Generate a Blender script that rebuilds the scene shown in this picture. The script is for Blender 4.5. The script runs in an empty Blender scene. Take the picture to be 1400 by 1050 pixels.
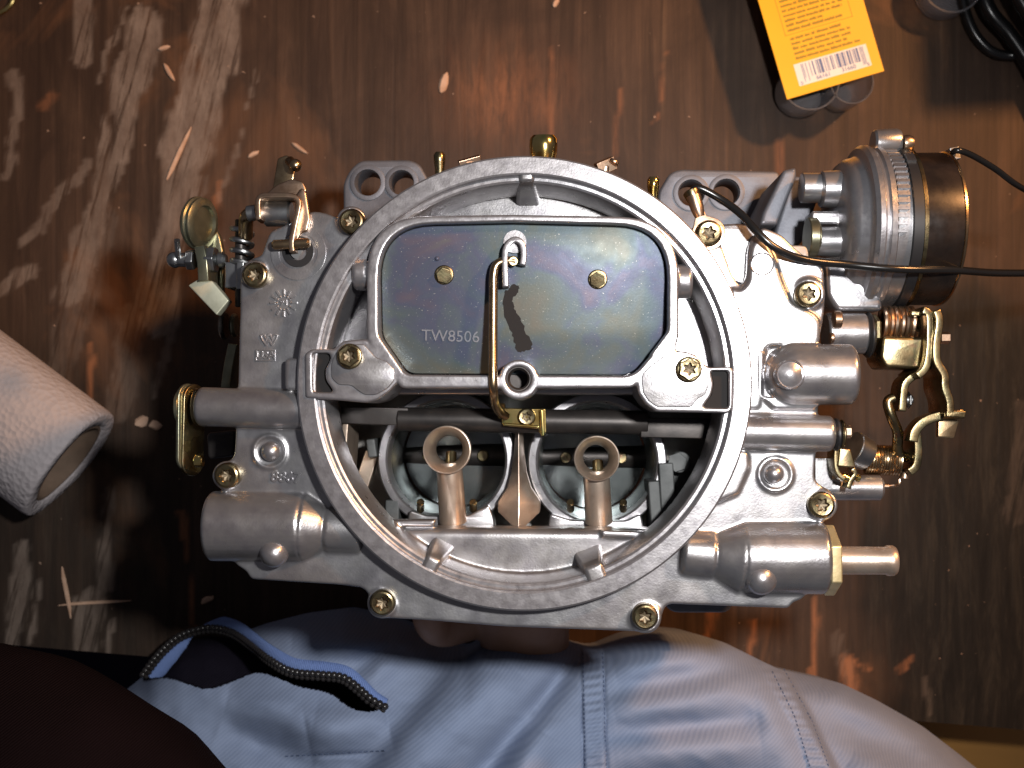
import bpy, bmesh, math, random
import numpy as np
from mathutils import Vector, Matrix, Euler
from mathutils.noise import noise as pnoise
random.seed(7)
rad = math.radians
sc = bpy.context.scene
COL = sc.collection

# ---------------------------------------------------------------- camera, light, exposure
# lengths below are millimetres above the bench top unless said otherwise; heights "h" are
# measured from the top of the carburetor's air-cleaner flange, which is 162 mm above the bench.
TOP = 162.0
DIST = 308.0                      # lens to flange
SCL = 4.8                         # photograph pixels per millimetre on the flange
cam_d = bpy.data.cameras.new('camera')
cam = bpy.data.objects.new('camera', cam_d); COL.objects.link(cam)
cam.location = (0, 0, (TOP + DIST) / 1000)
cam.rotation_euler = (0, 0, 0)
cam_d.sensor_width = 36
cam_d.angle = 2 * math.atan(700 / SCL / DIST)
cam_d.clip_start = 0.005; cam_d.clip_end = 20
cam_d.dof.use_dof = True; cam_d.dof.focus_distance = (DIST + 12) / 1000; cam_d.dof.aperture_fstop = 20
sc.camera = cam

world = bpy.data.worlds.new('World'); sc.world = world; world.use_nodes = True
wb = world.node_tree.nodes['Background']
wb.inputs['Color'].default_value = (0.85, 0.82, 0.95, 1); wb.inputs['Strength'].default_value = 0.085

def area(name, loc, target, size, power, color):
    d = bpy.data.lights.new(name, 'AREA'); d.shape = 'DISK'; d.size = size; d.energy = power; d.color = color
    o = bpy.data.objects.new(name, d); COL.objects.link(o); o.location = loc
    o.rotation_euler = (Vector(target) - Vector(loc)).to_track_quat('-Z', 'Y').to_euler()
    return o
fd = bpy.data.lights.new('camera_flash', 'SPOT'); fd.energy = 7.2; fd.color = (1.0, 0.98, 0.97); fd.shadow_soft_size = 0.012
fd.spot_size = rad(84); fd.spot_blend = 1.0
fo = bpy.data.objects.new('camera_flash', fd); COL.objects.link(fo); fo.location = (0.088, 0.055, 0.475)
fo.rotation_euler = (Vector((0.015, 0.0, 0.15)) - fo.location).to_track_quat('-Z', 'Y').to_euler()
area('tungsten_lamp', (0.46, 0.34, 0.50), (0.0, -0.02, 0.1), 0.05, 4.5, (1.0, 0.47, 0.17))

sc.view_settings.view_transform = 'Standard'; sc.view_settings.look = 'None'
sc.view_settings.exposure = 0.0; sc.view_settings.gamma = 1.0
sc.view_settings.use_curve_mapping = False

# ---------------------------------------------------------------- materials
def mat(name, base=(.5, .5, .5), metallic=0.0, rough=0.5, var=None, vscale=60, detail=4, bump=0.0, bscale=900,
        rvar=0.0, rscale=150, spec=0.5, stretch=(1, 1, 1), aniso=0, **kw):
    """principled material; var = list of (position, colour) mixed by a noise; bump in millimetres"""
    m = bpy.data.materials.new(name); m.use_nodes = True
    nt = m.node_tree; N = nt.nodes; L = nt.links; b = N['Principled BSDF']
    b.inputs['Base Color'].default_value = (*base, 1)
    b.inputs['Metallic'].default_value = metallic; b.inputs['Roughness'].default_value = rough
    b.inputs['Specular IOR Level'].default_value = spec
    tc = N.new('ShaderNodeTexCoord'); mp = N.new('ShaderNodeMapping'); mp.inputs['Scale'].default_value = stretch
    L.new(tc.outputs['Object'], mp.inputs['Vector'])
    def nz(scale, det=4, ro=.55):
        n = N.new('ShaderNodeTexNoise'); n.inputs['Scale'].default_value = scale; n.inputs['Detail'].default_value = det
        n.inputs['Roughness'].default_value = ro; L.new(mp.outputs['Vector'], n.inputs['Vector']); return n
    m['_'] = 0
    if var:
        n = nz(vscale, detail); r = N.new('ShaderNodeValToRGB'); cr = r.color_ramp
        while len(cr.elements) < len(var): cr.elements.new(0.5)
        for e, (p, c) in zip(cr.elements, var): e.position = p; e.color = (*c, 1)
        L.new(n.outputs['Fac'], r.inputs['Fac']); L.new(r.outputs['Color'], b.inputs['Base Color'])
    if rvar:
        n = nz(rscale, 3); mr = N.new('ShaderNodeMapRange')
        mr.inputs['From Min'].default_value = .3; mr.inputs['From Max'].default_value = .7
        mr.inputs['To Min'].default_value = max(.02, rough - rvar); mr.inputs['To Max'].default_value = rough + rvar
        L.new(n.outputs['Fac'], mr.inputs['Value']); L.new(mr.outputs['Result'], b.inputs['Roughness'])
    if bump:
        n = nz(bscale, 3, .6); bp = N.new('ShaderNodeBump'); bp.inputs['Strength'].default_value = 1
        bp.inputs['Distance'].default_value = bump / 1000
        L.new(n.outputs['Fac'], bp.inputs['Height']); L.new(bp.outputs['Normal'], b.inputs['Normal'])
    for k, v in kw.items(): b.inputs[k.replace('_', ' ')].default_value = v
    return m

M = {}
M['cast'] = mat('cast_aluminium', metallic=.86, rough=.325, var=[(.28, (.27, .262, .278)), (.45, (.325, .32, .33)), (.6, (.355, .35, .35)), (.78, (.30, .292, .315))],
                vscale=160, detail=10, bump=.035, bscale=1700, rvar=.07, rscale=130)
M['machined'] = mat('machined_aluminium', metallic=.86, rough=.315, var=[(.3, (.32, .312, .33)), (.5, (.375, .37, .38)), (.72, (.34, .332, .355))],
                    vscale=420, detail=8, bump=.03, bscale=1500, rvar=.05, rscale=350)
M['dull'] = mat('dull_base_casting', metallic=.6, rough=.55, var=[(.28, (.105, .11, .13)), (.5, (.145, .15, .17)), (.75, (.125, .125, .142))], vscale=110, detail=8, bump=.05, bscale=1400)
M['cast_dark'] = mat('inner_casting', metallic=.75, rough=.42, var=[(.3, (.20, .19, .18)), (.6, (.34, .33, .31))], vscale=90, bump=.06, bscale=1300)
M['gold'] = mat('yellow_zinc_plating', metallic=1.0, rough=.30, var=[(.3, (.155, .115, .06)), (.45, (.235, .18, .098)), (.58, (.215, .19, .108)), (.72, (.245, .155, .10))],
                vscale=220, detail=3, bump=.03, bscale=1800, rvar=.1)
M['palegold'] = mat('pale_plated_brass', metallic=.75, rough=.42, var=[(.3, (.46, .38, .20)), (.7, (.62, .53, .32))], vscale=250, bump=.03)
M['socket_shade'] = mat('shaded_socket_gold', metallic=.7, rough=.5, var=[(.3, (.12, .095, .06)), (.7, (.22, .17, .11))], vscale=300)  # darker gold: shade inside the screw recesses put into the colour
M['goldshiny'] = mat('bright_brass', metallic=1.0, rough=.16, var=[(.35, (.55, .36, .10)), (.55, (.72, .55, .22)), (.7, (.45, .46, .16))], vscale=160, detail=2)
M['brown'] = mat('brown_tinted_casting', metallic=.8, rough=.38, var=[(.3, (.36, .27, .21)), (.55, (.50, .41, .33)), (.75, (.46, .39, .33))], vscale=150, detail=6, bump=.04, bscale=1400)  # casting with the tungsten lamp's warm tint mixed into its colour
M['copper'] = mat('tarnished_copper', metallic=1.0, rough=.33, var=[(.3, (.34, .22, .14)), (.55, (.50, .36, .26)), (.75, (.40, .31, .21))], vscale=180, detail=4, bump=.03)
M['bronze'] = mat('bronze_rod', metallic=1.0, rough=.26, var=[(.3, (.30, .20, .11)), (.6, (.50, .37, .22))], vscale=200, bump=.02)
M['olive'] = mat('olive_zinc_plating', metallic=.9, rough=.32, var=[(.3, (.17, .17, .115)), (.6, (.27, .27, .19)), (.8, (.22, .185, .125))], vscale=160, bump=.03)
M['olivelight'] = mat('pale_plated_tab', metallic=.6, rough=.5, var=[(.3, (.42, .42, .31)), (.7, (.58, .57, .44))], vscale=200, bump=.03)
M['steel'] = mat('grey_steel', metallic=1.0, rough=.34, var=[(.3, (.26, .27, .28)), (.6, (.42, .43, .43))], vscale=200, bump=.03)
M['ball'] = mat('polished_steel', base=(.55, .53, .5), metallic=1.0, rough=.16)
M['darksteel'] = mat('dark_oxide_steel', metallic=.6, rough=.42, var=[(.3, (.028, .025, .024)), (.7, (.055, .048, .044))], vscale=150, bump=.02)
M['black'] = mat('black_rubber', base=(.012, .012, .013), rough=.38)
M['wire'] = mat('black_wire_insulation', base=(.007, .007, .007), rough=.25)
M['cap'] = mat('dark_brown_cap', metallic=.1, rough=.28, spec=.4, var=[(.3, (.006, .0045, .004)), (.5, (.012, .008, .006)), (.75, (.03, .019, .013))], vscale=90, detail=7, rvar=.1, bump=.02, bscale=500)
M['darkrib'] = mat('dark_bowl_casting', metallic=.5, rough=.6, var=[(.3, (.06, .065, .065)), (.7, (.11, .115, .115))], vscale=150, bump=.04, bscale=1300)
M['stain'] = mat('oil_stain', base=(.016, .015, .015), rough=.75, spec=.15, bump=.03, bscale=900)  # oil on the choke plate; also paints the shade in the vent pockets
M['deep'] = mat('throttle_body_metal', metallic=.85, rough=.24, var=[(.3, (.20, .23, .24)), (.6, (.36, .40, .40))], vscale=120)
M['plate'] = mat('dark_throttle_plate', metallic=.9, rough=.24, var=[(.3, (.12, .135, .135)), (.7, (.18, .20, .20))], vscale=120)

def choke_plate_material():
    m = mat('heat_tinted_choke_plate', metallic=.32, rough=.42, spec=.15, bump=.015, bscale=1600, rvar=.03, rscale=300)
    nt = m.node_tree; N = nt.nodes; L = nt.links; b = N['Principled BSDF']
    tc = N['Texture Coordinate']
    n = N.new('ShaderNodeTexNoise'); n.inputs['Scale'].default_value = 52; n.inputs['Detail'].default_value = 10; n.inputs['Distortion'].default_value = .6
    L.new(tc.outputs['Object'], n.inputs['Vector'])
    r = N.new('ShaderNodeValToRGB'); cr = r.color_ramp
    cols = [(.30, (.100, .094, .078)), (.40, (.082, .094, .086)), (.48, (.072, .094, .104)), (.56, (.066, .076, .114)), (.63, (.086, .078, .106)), (.74, (.102, .104, .098))]
    while len(cr.elements) < len(cols): cr.elements.new(.5)
    for e, (p, c) in zip(cr.elements, cols): e.position = p; e.color = (*c, 1)
    L.new(n.outputs['Fac'], r.inputs['Fac'])
    n2 = N.new('ShaderNodeTexNoise'); n2.inputs['Scale'].default_value = 2300; n2.inputs['Detail'].default_value = 2
    L.new(tc.outputs['Object'], n2.inputs['Vector'])
    r2 = N.new('ShaderNodeValToRGB'); r2.color_ramp.elements[0].position = .68; r2.color_ramp.elements[1].position = .8
    r2.color_ramp.elements[0].color = (0, 0, 0, 1); r2.color_ramp.elements[1].color = (1, 1, 1, 1)
    L.new(n2.outputs['Fac'], r2.inputs['Fac'])
    mx = N.new('ShaderNodeMix'); mx.data_type = 'RGBA'
    L.new(r2.outputs['Color'], mx.inputs[0]); L.new(r.outputs['Color'], mx.inputs[6]); mx.inputs[7].default_value = (.36, .36, .34, 1)
    L.new(mx.outputs[2], b.inputs['Base Color'])
    return m
M['choke'] = choke_plate_material()

def wood_material():
    m = bpy.data.materials.new('stained_bench_wood'); m.use_nodes = True
    nt = m.node_tree; N = nt.nodes; L = nt.links; b = N['Principled BSDF']
    tc = N.new('ShaderNodeTexCoord')
    def nz(scale, stretch, det=6, ro=.6, dist=0, rot=0):
        mr = N.new('ShaderNodeMapping'); mr.inputs['Rotation'].default_value = (0, 0, rot); L.new(tc.outputs['Object'], mr.inputs['Vector'])
        mp = N.new('ShaderNodeMapping'); mp.inputs['Scale'].default_value = stretch
        L.new(mr.outputs['Vector'], mp.inputs['Vector'])
        n = N.new('ShaderNodeTexNoise'); n.inputs['Scale'].default_value = scale; n.inputs['Detail'].default_value = det
        n.inputs['Roughness'].default_value = ro; n.inputs['Distortion'].default_value = dist
        L.new(mp.outputs['Vector'], n.inputs['Vector']); return n.outputs['Fac']
    def ramp(f, els):
        r = N.new('ShaderNodeValToRGB'); cr = r.color_ramp
        while len(cr.elements) < len(els): cr.elements.new(.5)
        for e, (p, c) in zip(cr.elements, els): e.position = p; e.color = (*c, 1)
        L.new(f, r.inputs['Fac']); return r.outputs['Color']
    def mix(f, a, c, mode='MIX'):
        x = N.new('ShaderNodeMix'); x.data_type = 'RGBA'; x.blend_type = mode
        for s, v in ((0, f), (6, a), (7, c)):
            if isinstance(v, (int, float)): x.inputs[s].default_value = v
            elif isinstance(v, tuple): x.inputs[s].default_value = (*v, 1)
            else: L.new(v, x.inputs[s])
        return x.outputs[2]
    def attr(nm):
        a = N.new('ShaderNodeAttribute'); a.attribute_name = nm; return a.outputs['Fac']
    def mul(a, c):
        x = N.new('ShaderNodeMath'); x.operation = 'MULTIPLY'
        for s, v in ((0, a), (1, c)):
            if isinstance(v, (int, float)): x.inputs[s].default_value = v
            else: L.new(v, x.inputs[s])
        return x.outputs[0]
    grain = nz(1, (190, 9, 1), 8, .62, .6)
    mott = nz(1, (26, 15, 1), 8, .65, .8)
    col = ramp(grain, [(.25, (.030, .0175, .011)), (.45, (.056, .0335, .0215)), (.62, (.085, .050, .032)), (.85, (.16, .095, .055))])
    col = mix(ramp(mott, [(.36, (0, 0, 0)), (.62, (1, 1, 1))]), mix(.72, col, (.034, .020, .014)), col)
    col = mix(mul(ramp(nz(1, (14, 9, 1), 5, .6, .6), [(.56, (0, 0, 0)), (.72, (1, 1, 1))]), .6), col, (.24, .11, .05))
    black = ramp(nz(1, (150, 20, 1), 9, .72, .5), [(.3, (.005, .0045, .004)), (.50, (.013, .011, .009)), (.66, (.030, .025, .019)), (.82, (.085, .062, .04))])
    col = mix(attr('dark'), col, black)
    pb = ramp(nz(1, (300, 22, 1), 8, .7, .3, .24), [(.38, (.03, .03, .03)), (.50, (1, 1, 1))])
    pale = ramp(nz(1, (120, 60, 1), 5, .7), [(.3, (.16, .115, .09)), (.7, (.33, .26, .21))])
    col = mix(mul(mul(attr('paint'), pb), .7), col, pale)
    col = mix(mul(attr('bare'), ramp(nz(1, (200, 40, 1), 6, .7, .3), [(.35, (.2, .2, .2)), (.6, (1, 1, 1))])), col, (.40, .16, .07))  # bare wood and painted warm lamp glow share this mask
    sp = ramp(nz(1, (330, 330, 1), 2, .5), [(.745, (0, 0, 0)), (.775, (1, 1, 1))])
    col = mix(mul(sp, .7), col, (.42, .28, .2))
    L.new(col, b.inputs['Base Color'])
    b.inputs['Roughness'].default_value = .55; b.inputs['Specular IOR Level'].default_value = .2
    bp = N.new('ShaderNodeBump'); bp.inputs['Distance'].default_value = .0004; bp.inputs['Strength'].default_value = .8
    L.new(grain, bp.inputs['Height']); L.new(bp.outputs['Normal'], b.inputs['Normal'])
    return m
M['wood'] = wood_material()

def cloth_material(name, ca, cb, period=.00085, rot=.9, bump=.00022, rough=.85, sheen=.0, spec=.2):
    m = bpy.data.materials.new(name); m.use_nodes = True
    nt = m.node_tree; N = nt.nodes; L = nt.links; b = N['Principled BSDF']
    tc = N.new('ShaderNodeTexCoord'); mp = N.new('ShaderNodeMapping'); mp.inputs['Rotation'].default_value = (0, 0, rot)
    L.new(tc.outputs['Object'], mp.inputs['Vector'])
    w = N.new('ShaderNodeTexWave'); w.inputs['Scale'].default_value = .314 / period; w.inputs['Distortion'].default_value = 1.2
    w.inputs['Detail'].default_value = 2; w.inputs['Detail Scale'].default_value = 3
    L.new(mp.outputs['Vector'], w.inputs['Vector'])
    n = N.new('ShaderNodeTexNoise'); n.inputs['Scale'].default_value = 45; n.inputs['Detail'].default_value = 5; L.new(tc.outputs['Object'], n.inputs['Vector'])
    mx = N.new('ShaderNodeMix'); mx.data_type = 'RGBA'; mx.inputs[6].default_value = (*ca, 1); mx.inputs[7].default_value = (*cb, 1)
    ad = N.new('ShaderNodeMath'); ad.operation = 'MULTIPLY_ADD'; ad.inputs[1].default_value = .30
    L.new(w.outputs['Fac'], ad.inputs[0])
    mm = N.new('ShaderNodeMath'); mm.operation = 'MULTIPLY'; mm.inputs[1].default_value = .75; L.new(n.outputs['Fac'], mm.inputs[0]); L.new(mm.outputs[0], ad.inputs[2])
    L.new(ad.outputs[0], mx.inputs[0]); L.new(mx.outputs[2], b.inputs['Base Color'])
    b.inputs['Roughness'].default_value = rough; b.inputs['Specular IOR Level'].default_value = spec
    b.inputs['Sheen Weight'].default_value = sheen; b.inputs['Sheen Roughness'].default_value = .5
    bp = N.new('ShaderNodeBump'); bp.inputs['Distance'].default_value = bump; L.new(w.outputs['Fac'], bp.inputs['Height']); L.new(bp.outputs['Normal'], b.inputs['Normal'])
    return m
M['blue'] = cloth_material('light_blue_twill', (.155, .20, .305), (.25, .298, .41), period=.00115, bump=.00005)
M['bluetape'] = cloth_material('blue_zip_tape', (.10, .16, .38), (.22, .32, .62), period=.0007, rot=.2)
M['lining'] = cloth_material('black_lining', (.006, .005, .009), (.014, .012, .02), spec=.05)
M['sleeve'] = cloth_material('dark_sleeve_knit', (.0028, .0018, .0022), (.008, .0046, .0056), period=.0007, spec=.03)
M['zip'] = mat('black_plastic_zip', base=(.02, .018, .018), rough=.25)
M['thread'] = mat('blue_stitching', base=(.08, .11, .19), rough=.8)
M['skin'] = mat('skin', rough=.5, var=[(.3, (.34, .18, .11)), (.7, (.45, .25, .16))], vscale=60, bump=.08, bscale=500, Subsurface_Weight=.0)
M['yellow'] = mat('yellow_card', rough=.42, var=[(.3, (.95, .46, .006)), (.7, (.98, .51, .008))], vscale=40)
M['print'] = mat('olive_print', base=(.34, .22, .01), rough=.5)
M['white'] = mat('white_print', base=(.85, .80, .76), rough=.5)
M['barblue'] = mat('blue_barcode_ink', base=(.10, .16, .34), rough=.5)
M['cardboard'] = mat('brown_cardboard', rough=.8, var=[(.3, (.10, .066, .044)), (.7, (.15, .10, .068))], vscale=120, bump=.05)
M['shelf'] = mat('brown_shelf_board', rough=.6, var=[(.3, (.30, .14, .03)), (.7, (.45, .22, .05))], vscale=20, stretch=(.2, 1, 1))
M['chip'] = mat('wood_chip', rough=.7, var=[(.3, (.45, .27, .17)), (.7, (.62, .42, .30))], vscale=200)
M['clear'] = mat('smoky_clear_plastic', base=(.62, .60, .62), rough=.06, Transmission_Weight=.85, IOR=1.45)
def towel_material():
    m = mat('white_paper_towel', base=(.37, .34, .345), rough=.9, spec=.1)
    nt = m.node_tree; N = nt.nodes; L = nt.links; b = N['Principled BSDF']; tc = N['Texture Coordinate']
    v = N.new('ShaderNodeTexVoronoi'); v.inputs['Scale'].default_value = 420; L.new(tc.outputs['Object'], v.inputs['Vector'])
    bp = N.new('ShaderNodeBump'); bp.inputs['Distance'].default_value = .0006; bp.inputs['Strength'].default_value = 1.0
    L.new(v.outputs['Distance'], bp.inputs['Height']); L.new(bp.outputs['Normal'], b.inputs['Normal'])
    return m
M['towel'] = towel_material()

# ---------------------------------------------------------------- geometry helpers (millimetres)
TILT = Euler((rad(-1.5), rad(-2.2), 0)).to_matrix()      # the carburetor is held in the hand, not quite level
PIVOT = Vector(((714.5 - 700) / SCL, (525 - 522.5) / SCL, TOP))
HELD = [False]                                           # True while the tilted carburetor is being built (upright, tilted at the end)
def V(px, py, h):
    """point seen at photograph pixel px, py that lies h above (below) the flange plane"""
    if HELD[0]:
        c = TILT.transposed() @ (Vector((0, 0, TOP + DIST)) - PIVOT)
        d = TILT.transposed() @ Vector(((px - 700) / (SCL * DIST), (525 - py) / (SCL * DIST), -1))
        return PIVOT + c + d * ((h - c.z) / d.z)
    k = (DIST - h) / DIST / SCL
    return Vector(((px - 700) * k, (525 - py) * k, TOP + h))
def U(h): return (DIST - h) / DIST / SCL         # mm per photograph pixel at height h

class G:
    def __init__(s): s.v = []; s.f = []; s.m = []
    def add(s, vs, fs, mi=0):
        o = len(s.v); s.v += [tuple(v) for v in vs]; s.f += [tuple(i + o for i in f) for f in fs]; s.m += [mi] * len(fs); return s
    def __add__(s, t):
        r = G(); r.v = list(s.v); r.f = list(s.f); r.m = list(s.m); o = len(r.v)
        r.v += t.v; r.f += [tuple(i + o for i in f) for f in t.f]; r.m += t.m; return r
def join(*gs):
    r = G()
    for g in gs: r.add(g.v, g.f)
    return r

def mesh_to_g(me):
    g = G(); g.add([v.co[:] for v in me.vertices], [tuple(p.vertices) for p in me.polygons]); return g

def prism_mm(loops, z0, z1, bevel=0, bres=2):
    """extruded outline(s) in world mm; later loops are holes"""
    cu = bpy.data.curves.new('tmp', 'CURVE'); cu.dimensions = '2D'; cu.fill_mode = 'BOTH'
    b = min(bevel, (z1 - z0) / 2 * .95)
    cu.extrude = (z1 - z0) / 2 - b; cu.bevel_depth = b; cu.bevel_resolution = bres; cu.offset = -b
    for lp in loops:
        s = cu.splines.new('POLY'); s.points.add(len(lp) - 1)
        for p, q in zip(s.points, lp): p.co = (q[0], q[1], 0, 1)
        s.use_cyclic_u = True
    o = bpy.data.objects.new('tmp', cu)
    me = bpy.data.meshes.new_from_object(o)
    bm = bmesh.new(); bm.from_mesh(me); bmesh.ops.remove_doubles(bm, verts=bm.verts, dist=1e-4); bm.to_mesh(me); bm.free()
    g = mesh_to_g(me); g.v = [(x, y, z + (z0 + z1) / 2) for x, y, z in g.v]
    bpy.data.meshes.remove(me); bpy.data.objects.remove(o); bpy.data.curves.remove(cu)
    return g

def fillet(pts, r, n=4):
    """round the corners of a polygon; r in the units of pts (number or list)"""
    out = []; N_ = len(pts)
    for i in range(N_):
        p = Vector(pts[i][:2]); a = Vector(pts[i - 1][:2]); c = Vector(pts[(i + 1) % N_][:2])
        ri = r[i] if isinstance(r, (list, tuple)) else r
        d1 = a - p; d2 = c - p
        l = min(ri, d1.length * .48, d2.length * .48)
        if l < 1e-6: out.append((p.x, p.y)); continue
        s = p + d1.normalized() * l; e = p + d2.normalized() * l
        for k in range(n + 1):
            t = k / n
            q = s * (1 - t) ** 2 + p * 2 * t * (1 - t) + e * t * t
            out.append((q.x, q.y))
    return out

def circ_px(x, y, r, n=40): return [(x + r * math.cos(2 * math.pi * i / n), y + r * math.sin(2 * math.pi * i / n)) for i in range(n)]

def prism(loops, ht, hb, bevel=.4, round_=0, href=None):
    hr = ht if href is None else href
    L_ = []
    for i, lp in enumerate(loops):
        if round_: lp = fillet(lp, round_)
        L_.append([V(p[0], p[1], hr)[:2] for p in lp])
    return prism_mm(L_, TOP + hb, TOP + ht, bevel)

def frame_of(d):
    d = Vector(d).normalized()
    a = Vector((0, 0, 1)) if abs(d.z) < .9 else Vector((1, 0, 0))
    u = d.cross(a).normalized(); return d, u, u.cross(d).normalized()

def lathe(profile, p0, d, n=40, close=True):
    """profile [(t along d, r)]"""
    d, u, w = frame_of(d); p0 = Vector(p0); g = G(); vs = []; fs = []
    for t, r in profile:
        for i in range(n):
            a = 2 * math.pi * i / n
            vs.append(p0 + d * t + (u * math.cos(a) + w * math.sin(a)) * r)
    m = len(profile)
    for k in range(m - 1):
        for i in range(n):
            j = (i + 1) % n
            fs.append((k * n + i, k * n + j, (k + 1) * n + j, (k + 1) * n + i))
    if close:
        fs.append(tuple(range(n - 1, -1, -1))); fs.append(tuple((m - 1) * n + i for i in range(n)))
    else:
        for i in range(n):
            j = (i + 1) % n
            fs.append(((m - 1) * n + i, (m - 1) * n + j, j, i))
    return g.add(vs, fs)

def cyl(p0, p1, r0, r1=None, n=36, ch=.3):
    p0 = Vector(p0); p1 = Vector(p1); l = (p1 - p0).length; r1 = r0 if r1 is None else r1
    c = min(ch, l * .4, r0 * .4, r1 * .4)
    return lathe([(0, r0 - c), (c, r0), (l - c, r1), (l, r1 - c)], p0, p1 - p0, n)

def hexa(p0, p1, r, rot=0):
    p0 = Vector(p0); p1 = Vector(p1); d, u, w = frame_of(p1 - p0); g = G(); vs = []
    for p in (p0, p1):
        for i in range(6):
            a = rot + i * math.pi / 3; vs.append(p + (u * math.cos(a) + w * math.sin(a)) * r)
    fs = [tuple(range(5, -1, -1)), tuple(range(6, 12))] + [(i, (i + 1) % 6, 6 + (i + 1) % 6, 6 + i) for i in range(6)]
    return g.add(vs, fs)

def sphere(c, r, n=28, m=14, sq=1.0):
    pr = []
    for k in range(m + 1):
        a = -math.pi / 2 + math.pi * k / m
        pr.append((math.sin(a) * r * sq, max(math.cos(a) * r, 1e-3)))
    return lathe(pr, c, (0, 0, 1), n)

def smooth_path(pts, sub=8):
    P_ = [Vector(p) for p in pts]; out = []
    for i in range(len(P_) - 1):
        p0 = P_[max(i - 1, 0)]; p1 = P_[i]; p2 = P_[i + 1]; p3 = P_[min(i + 2, len(P_) - 1)]
        for k in range(sub):
            t = k / sub
            out.append(.5 * ((2 * p1) + (p2 - p0) * t + (2 * p0 - 5 * p1 + 4 * p2 - p3) * t * t + (3 * p1 - p0 - 3 * p2 + p3) * t ** 3))
    out.append(P_[-1]); return out

def tube(pts, r, n=12, smooth=0, closed=False):
    P_ = smooth_path(pts, smooth) if smooth else [Vector(p) for p in pts]
    m = len(P_); R_ = r if isinstance(r, (list, tuple)) else [r] * m
    if len(R_) != m: R_ = list(np.interp(np.linspace(0, 1, m), np.linspace(0, 1, len(R_)), R_))
    g = G(); vs = []; fs = []
    T_ = []
    for i in range(m):
        a = P_[(i - 1) % m] if closed or i > 0 else P_[i]; b = P_[(i + 1) % m] if closed or i < m - 1 else P_[i]
        T_.append((b - a).normalized())
    d, u, w = frame_of(T_[0])
    for i in range(m):
        if i: q = T_[i - 1].rotation_difference(T_[i]); u = q @ u
        u = (u - T_[i] * u.dot(T_[i])).normalized(); w = T_[i].cross(u)
        for k in range(n):
            a = 2 * math.pi * k / n; vs.append(P_[i] + (u * math.cos(a) + w * math.sin(a)) * R_[i])
    for i in range(m if closed else m - 1):
        for k in range(n):
            l = (k + 1) % n; i2 = (i + 1) % m
            fs.append((i * n + k, i * n + l, i2 * n + l, i2 * n + k))
    if not closed: fs += [tuple(range(n - 1, -1, -1)), tuple((m - 1) * n + k for k in range(n))]
    return g.add(vs, fs)

def helix(p0, p1, R, turns, r, n=8, per=18):
    p0 = Vector(p0); p1 = Vector(p1); d, u, w = frame_of(p1 - p0); l = (p1 - p0).length; pts = []
    k = int(turns * per)
    for i in range(k + 1):
        a = 2 * math.pi * i / per
        pts.append(p0 + d * l * i / k + (u * math.cos(a) + w * math.sin(a)) * R)
    return tube(pts, r, n)

def box(c, size, rot=(0, 0, 0)):
    R_ = Euler([rad(a) for a in rot]).to_matrix(); c = Vector(c); vs = []
    for x in (-.5, .5):
        for y in (-.5, .5):
            for z in (-.5, .5): vs.append(c + R_ @ Vector((x * size[0], y * size[1], z * size[2])))
    return G().add(vs, [(0, 1, 3, 2), (4, 6, 7, 5), (0, 4, 5, 1), (2, 3, 7, 6), (0, 2, 6, 4), (1, 5, 7, 3)])

def ribbon(path, ht, hb, thick, round_=0, bevel=.35, sub=0):
    """sheet-metal strip standing on edge; path in photograph pixels at height ht"""
    pts = [V(x, y, ht) for x, y in path]
    if sub: pts = smooth_path(pts, sub)
    a = []; b = []
    for i in range(len(pts)):
        t = (pts[min(i + 1, len(pts) - 1)] - pts[max(i - 1, 0)]); t.z = 0; t.normalize(); nrm = Vector((-t.y, t.x, 0)) * thick / 2
        a.append((pts[i] + nrm)[:2]); b.append((pts[i] - nrm)[:2])
    return prism_mm([a + b[::-1]], TOP + hb, TOP + ht, bevel)

def text_g(body, size, depth, loc, rotz=0, extra=0, flip=False, align='CENTER'):
    cu = bpy.data.curves.new('tmp', 'FONT'); cu.body = body; cu.size = size; cu.extrude = depth / 2; cu.offset = extra
    cu.align_x = align; cu.align_y = 'CENTER'; cu.resolution_u = 3
    o = bpy.data.objects.new('tmp', cu); me = bpy.data.meshes.new_from_object(o); g = mesh_to_g(me)
    R_ = Matrix.Rotation(rotz, 3, 'Z'); loc = Vector(loc)
    g.v = [tuple(R_ @ Vector(((-x if flip else x), y, z)) + loc) for x, y, z in g.v]
    bpy.data.meshes.remove(me); bpy.data.objects.remove(o); bpy.data.curves.remove(cu); return g

def wm(o):
    m = o.matrix_basis.copy()
    return (wm(o.parent) @ o.matrix_parent_inverse @ m) if o.parent else m
def setparent(o, p):
    if p is not None:
        o.parent = p; o.matrix_parent_inverse = wm(p).inverted()

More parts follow.
